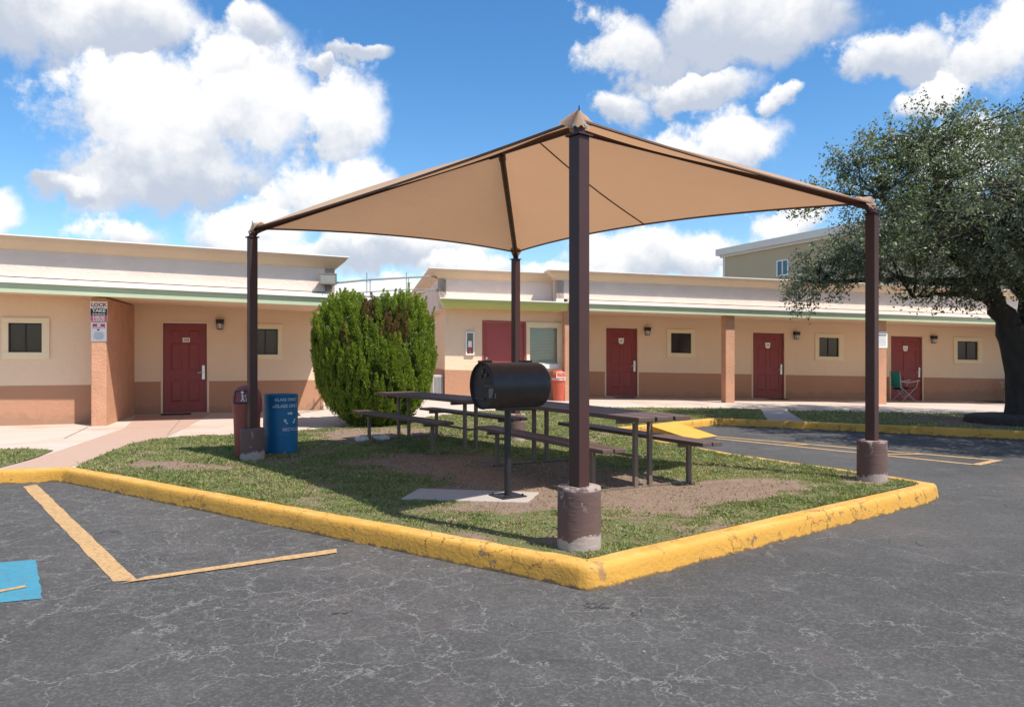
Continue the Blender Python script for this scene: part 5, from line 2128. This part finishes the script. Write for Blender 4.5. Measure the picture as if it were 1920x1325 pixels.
# ------------------------------------------------------------------ vegetation
def make_bush():
    bx, by, bz = -2.66, 14.7, 0.13
    H, RW_ = 2.50, 1.17
    root = thing('bush', (bx, by, bz), 0, 'large clipped bright green arborvitae bush between the two motel wings', 'bush')
    zz = np.array([0, .06, .14, .30, .5, .68, .82, .92, 1.0])
    rr = np.array([.42, .60, .76, .93, 1.0, 1.0, .95, .80, .30])
    # hundreds of upright feathery plumes standing on a rounded, two-crowned body
    NP = 1250
    h = rng.random(NP) ** .95
    an = rng.uniform(0, 2 * np.pi, NP)
    crown = rng.random(NP) < .26
    rad = np.interp(h, zz, rr) * RW_ * (1 + .12 * (fbm(an * 3.3, h * 2.2, 101) - .5)) * .93
    rad = np.where(crown, np.sqrt(rng.random(NP)) * .98, rad)
    px_, py_ = rad * np.cos(an), rad * np.sin(an) * .95
    # crown heights: left lobe, right lobe, a shallow dip between them
    topz = 2.16 + .10 * np.exp(-((px_ + .55) / .38) ** 2) + .10 * np.exp(-((px_ - .62) / .36) ** 2) - .10 * np.exp(-((px_ - .02) / .22) ** 2) - .30 * np.clip(np.hypot(px_, py_) - .72, 0, 1) ** 1.2
    pz_ = np.where(crown, topz - .12 * rng.random(NP), np.clip(h * 2.2, .02, topz - .1))
    plen = rng.uniform(.22, .42, NP) * np.where(crown, .95, 1.0)
    plen[rng.random(NP) < .03] *= 1.35
    outx, outy = np.cos(an), np.sin(an)
    k_out = np.where(crown, .10, .26) * rng.uniform(.5, 1.4, NP)
    ax = np.stack([outx * k_out + rng.normal(size=NP) * .06, outy * k_out + rng.normal(size=NP) * .06, np.ones(NP)], 1)
    ax /= np.linalg.norm(ax, axis=1, keepdims=True)
    per = 150
    n = NP * per
    pi = np.repeat(np.arange(NP), per)
    t = rng.random(n) ** .9
    rr_ = (.070 * (1 - t) ** .75 + .012) * np.sqrt(rng.random(n))
    th = rng.uniform(0, 2 * np.pi, n)
    base = np.stack([px_, py_, pz_], 1)
    P = base[pi] + ax[pi] * (t * plen[pi])[:, None] + np.stack([np.cos(th) * rr_, np.sin(th) * rr_, 0 * th], 1)
    up = ax[pi] + np.stack([np.cos(th), np.sin(th), 0 * th], 1) * .42
    N = np.stack([outx, outy, .3 + 0 * an], 1)[pi]
    g = np.clip(rng.random(NP) * .75 + .5 * (fbm(an * 2.2, pz_ * 1.3, 61) - .35), 0, 1)[pi][:, None]
    tone = (np.array([.085, .155, .024]) * (1 - g) + np.array([.270, .340, .040]) * g) * (.62 + .75 * rng.random(n)[:, None])
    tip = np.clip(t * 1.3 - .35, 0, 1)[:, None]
    tone = tone * (1 - .55 * tip) + np.array([.30, .36, .045]) * .55 * tip     # pale new-growth tips, yellowed to paint the sunlit look as well
    dead = ((fbm(px_ * 2.4 + 9, pz_ * 2.4, 71) > .56) & (pz_ > 1.25) & (pz_ < 2.1) & (np.abs(px_ - .15) < .55) & (rng.random(NP) < .8))[pi][:, None]
    tone = np.where(dead, np.array([.19, .125, .05]) * (.5 + .8 * rng.random(n)[:, None]), tone)
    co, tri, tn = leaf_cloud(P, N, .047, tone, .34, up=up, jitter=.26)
    # older shoots inside the body
    n2 = 42000
    h2 = rng.random(n2)
    a2 = rng.uniform(0, 2 * np.pi, n2)
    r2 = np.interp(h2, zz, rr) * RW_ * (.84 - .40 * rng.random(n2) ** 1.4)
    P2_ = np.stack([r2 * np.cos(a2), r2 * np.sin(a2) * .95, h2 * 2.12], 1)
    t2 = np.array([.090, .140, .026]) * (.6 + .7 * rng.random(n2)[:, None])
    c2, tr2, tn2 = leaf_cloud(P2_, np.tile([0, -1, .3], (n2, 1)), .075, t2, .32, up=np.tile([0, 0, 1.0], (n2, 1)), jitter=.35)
    tri = np.concatenate([tri, tr2 + len(co)])
    co = np.concatenate([co, c2])
    tn = np.concatenate([tn, tn2])
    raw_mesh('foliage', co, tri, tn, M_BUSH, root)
    m = MB()
    for k in range(9):
        a = 2 * math.pi * k / 9
        r = .12 + .1 * random.random()
        m.tube([(r * math.cos(a) * .6, r * math.sin(a) * .6, -.05), (r * math.cos(a) * 1.5, r * math.sin(a) * 1.5, .7), (r * math.cos(a) * 3.2, r * math.sin(a) * 3.2, 1.9)], [.04, .03, .012], 6)
    m.build('stem', M_BARK, root, smooth=True)
    return root


make_bush()


def make_oak():
    tx, ty, tz = 10.32, 15.3, 0.12
    root = thing('oak_tree', (tx, ty, tz), 0, 'spreading dark green live oak at right with a forked trunk', 'tree')
    m = MB()
    V3 = Vector
    trunk = [V3((0, 0, -.15)), V3((0, 0, .05)), V3((-.01, 0, .4)), V3((-.05, 0, 1.0)), V3((-.14, 0, 1.55)), V3((-.26, .02, 1.95))]
    m.tube(trunk, [.46, .38, .325, .30, .31, .28], 18)
    limbs = []

    def limb(p0, pts, r0, r1):
        q = [V3(p0)] + [V3(p) for p in pts]
        # smooth the path with midpoints and a little wander
        pp = []
        for a, b in zip(q[:-1], q[1:]):
            for i in range(4):
                t = i / 4
                pp.append(a.lerp(b, t) + V3((random.uniform(-.05, .05), random.uniform(-.05, .05), random.uniform(-.04, .04))) * (1 if pp else 0))
        pp.append(q[-1])
        n = len(pp)
        m.tube(pp, [r0 + (r1 - r0) * (i / (n - 1)) ** .8 for i in range(n)], 10)
        limbs.append(pp)
        return pp
    # main fork: a limb rising to the left and one to the right, more above
    l1 = limb((-.20, 0, 1.65), [(-.50, 0, 2.3), (-.95, -.1, 2.95), (-1.9, -.2, 3.7), (-3.0, -.2, 4.5)], .27, .05)
    l2 = limb((-.05, 0, 1.6), [(.12, .1, 2.3), (.25, .2, 3.1), (.5, .3, 4.2), (.6, .2, 5.6)], .22, .05)
    l3 = limb((.10, .0, 1.5), [(.55, -.1, 2.2), (1.3, 0, 2.9), (2.6, .2, 3.8), (3.6, .2, 4.5)], .20, .05)
    l4 = limb(l1[4], [(-1.3, -.9, 3.1), (-1.9, -2.2, 3.7), (-1.9, -3.4, 4.2)], .15, .04)
    l5 = limb(l1[7], [(-2.0, .5, 2.95), (-3.0, .5, 2.95), (-4.0, .3, 2.85)], .11, .03)
    l6 = limb(l2[5], [(-.4, .9, 3.8), (-.9, 1.6, 4.9)], .14, .04)
    l7 = limb(l1[9], [(-1.7, 0, 4.6), (-2.0, .1, 5.7)], .10, .03)
    l8 = limb(l3[5], [(1.3, -1.4, 3.3), (1.0, -2.8, 4.0)], .13, .04)
    l9 = limb(l1[5], [(-1.2, .1, 2.62), (-1.7, 0, 2.62), (-2.4, -.3, 2.5)], .09, .02)
    blobs = [(-.4, -.2, 4.75, 2.5, 2.5, 1.45), (-2.4, -.2, 4.55, 1.5, 1.6, 1.2), (-3.55, -.1, 3.25, .95, 1.1, .65), (-2.1, -.2, 5.5, 1.2, 1.3, .75),
             (-1.1, -3.0, 4.0, 2.1, 2.0, 1.15), (2.6, -.4, 4.5, 2.1, 2.4, 1.4), (.0, 2.0, 4.3, 2.6, 1.7, 1.3), (1.0, -2.6, 4.05, 2.0, 1.8, 1.15),
             (-2.7, -1.3, 3.55, 1.2, 1.2, .75), (.3, -.3, 5.6, 1.5, 1.5, .6), (-1.7, -.3, 2.80, .75, .8, .36), (-.7, -1.6, 3.4, 1.6, 1.3, .7), (-4.15, 0, 4.5, .45, .45, .28), (-4.3, .1, 2.75, .40, .5, .42), (-3.5, 0, 5.25, .33, .4, .18),
             (1.4, -1.6, 3.5, 1.5, 1.5, .7), (2.6, .4, 3.4, 1.5, 1.4, .7), (-.8, -4.3, 3.6, 1.7, 1.4, 1.05), (1.8, -4.0, 3.9, 2.0, 1.8, 1.2), (.0, -.6, 3.15, 1.2, 1.0, .5)]
    cl = []
    for (cx_, cy_, cz_, rx, ry, rz_) in blobs:
        k = int(64 * (rx * ry * rz_) ** .66) + 6
        v = rng.normal(size=(k, 3))
        v /= np.linalg.norm(v, axis=1, keepdims=True)
        r = rng.random((k, 1)) ** .42
        cl.append(np.array([cx_, cy_, cz_]) + v * r * np.array([rx, ry, rz_]) * rng.uniform(.85, 1.12, (k, 1)))
    cl = np.concatenate(cl)
    # twigs reach from the nearest limb point to the clumps
    lp = np.array([tuple(p) for L_ in limbs for p in L_])
    for c in cl[rng.random(len(cl)) < .40]:
        d = lp - c
        i = int(np.argmin((d ** 2).sum(1) + 0.6 * np.maximum(0, d[:, 2])))
        a, b = V3(lp[i]), V3(c)
        mid = a.lerp(b, .5) + V3((random.uniform(-.15, .15), random.uniform(-.15, .15), random.uniform(-.05, .2)))
        m.tube([a, mid, b], [.028, .016, .006], 5, caps=False)
    m.build('trunk', M_BARK, root, smooth=True, angle=80)
    per = 92
    n = len(cl) * per
    ci = np.repeat(np.arange(len(cl)), per)
    # each clump is a handful of sprigs pointing outward
    cen = np.array([-.2, -.4, 3.9])
    outd = cl - cen
    outd /= np.linalg.norm(outd, axis=1, keepdims=True)
    sprigs = 6
    sd_ = outd[:, None, :] * .6 + rng.normal(size=(len(cl), sprigs, 3)) * .75
    sd_ /= np.linalg.norm(sd_, axis=2, keepdims=True)
    sid = rng.integers(0, sprigs, n)
    t = rng.random(n)[:, None] ** .8
    P = cl[ci] + sd_[ci, sid] * (t * .46) + rng.normal(size=(n, 3)) * .042
    P[:, 2] -= (t[:, 0] ** 2) * .06
    g = rng.random(n)[:, None]
    cv = rng.random(len(cl))[ci][:, None]
    tone = (np.array([.100, .120, .070]) * (1 - cv) + np.array([.225, .242, .168]) * cv) * (.6 + .8 * g)
    young = ((rng.random(len(cl)) < .05)[ci])[:, None] & (t > .5)
    tone = np.where(young, np.array([.15, .20, .055]) * (.7 + .5 * g), tone)
    co, tri, tn = leaf_cloud(P, np.tile([0.3, -.3, .9], (n, 1)), .070, tone, .48)
    raw_mesh('crown', co, tri, tn, M_OAK, root)
    # dark raised bed round the foot
    m = MB()
    prof = [(1.02, -.1), (1.05, .05), (1.03, .13), (.96, .16), (.80, .15), (.45, .17), (.3, .18)]
    m.lathe(prof, 40)
    o = m.build('tree_bed', M_MULCH, smooth=True)
    o.location = (10.15, 15.05, .13)
    tag(o, 'round dark mulched bed at the foot of the oak', 'planting bed')


make_oak()

# ------------------------------------------------------------------ small stones by the bush and fallen litter
for i, (x, y_, w, lbl) in enumerate(((-2.34, 11.85, .115, 'rounded white stone at the near side of the bush foot, left of its pair'),
                                     (-2.08, 12.02, .13, 'flat white stone near the bush, closer to the bench leg'))):
    m = MB()
    prof = [(.01, 0), (w * .9, .0), (w, .03), (w * .85, .065), (w * .5, .08), (.01, .082)]
    m.lathe(prof, 12)
    m.v = [(a * (1 + .18 * math.sin(3 * math.atan2(b, a) + i)), b * (.7 + .1 * math.cos(2 * math.atan2(b, a))), c * (1 + .15 * math.sin(5 * a * 9))) for a, b, c in m.v]
    o = m.build('stone', M_STONE, smooth=True, angle=35)
    o.location = (x, y_, GZ - .01)
    tag(o, lbl, 'stone')

# dead leaves and grit scattered over the asphalt
n = 260
X = rng.uniform(-4, 7, n)
Y = rng.uniform(2.2, 9, n)
okk = ~inside(walk_poly, X, Y)
X, Y = X[okk], Y[okk]
n = len(X)
P = np.stack([X, Y, np.full(n, .008)], 1)
tone = np.where(rng.random((n, 1)) < .6, np.array([.16, .11, .07]), np.array([.42, .38, .33])) * rng.uniform(.6, 1.2, (n, 1))
d = np.stack([rng.normal(size=n), rng.normal(size=n), rng.normal(size=n) * .08], 1)
co, tri, tn = leaf_cloud(P, np.tile([0, 0, 1.0], (n, 1)), .020, tone, .5, up=d * 1e3, jitter=0.01)
co[:, 2] = np.clip(co[:, 2], .006, None)
tag(raw_mesh('leaf_litter', co, tri, tn, M_GRASS), kind='stuff')
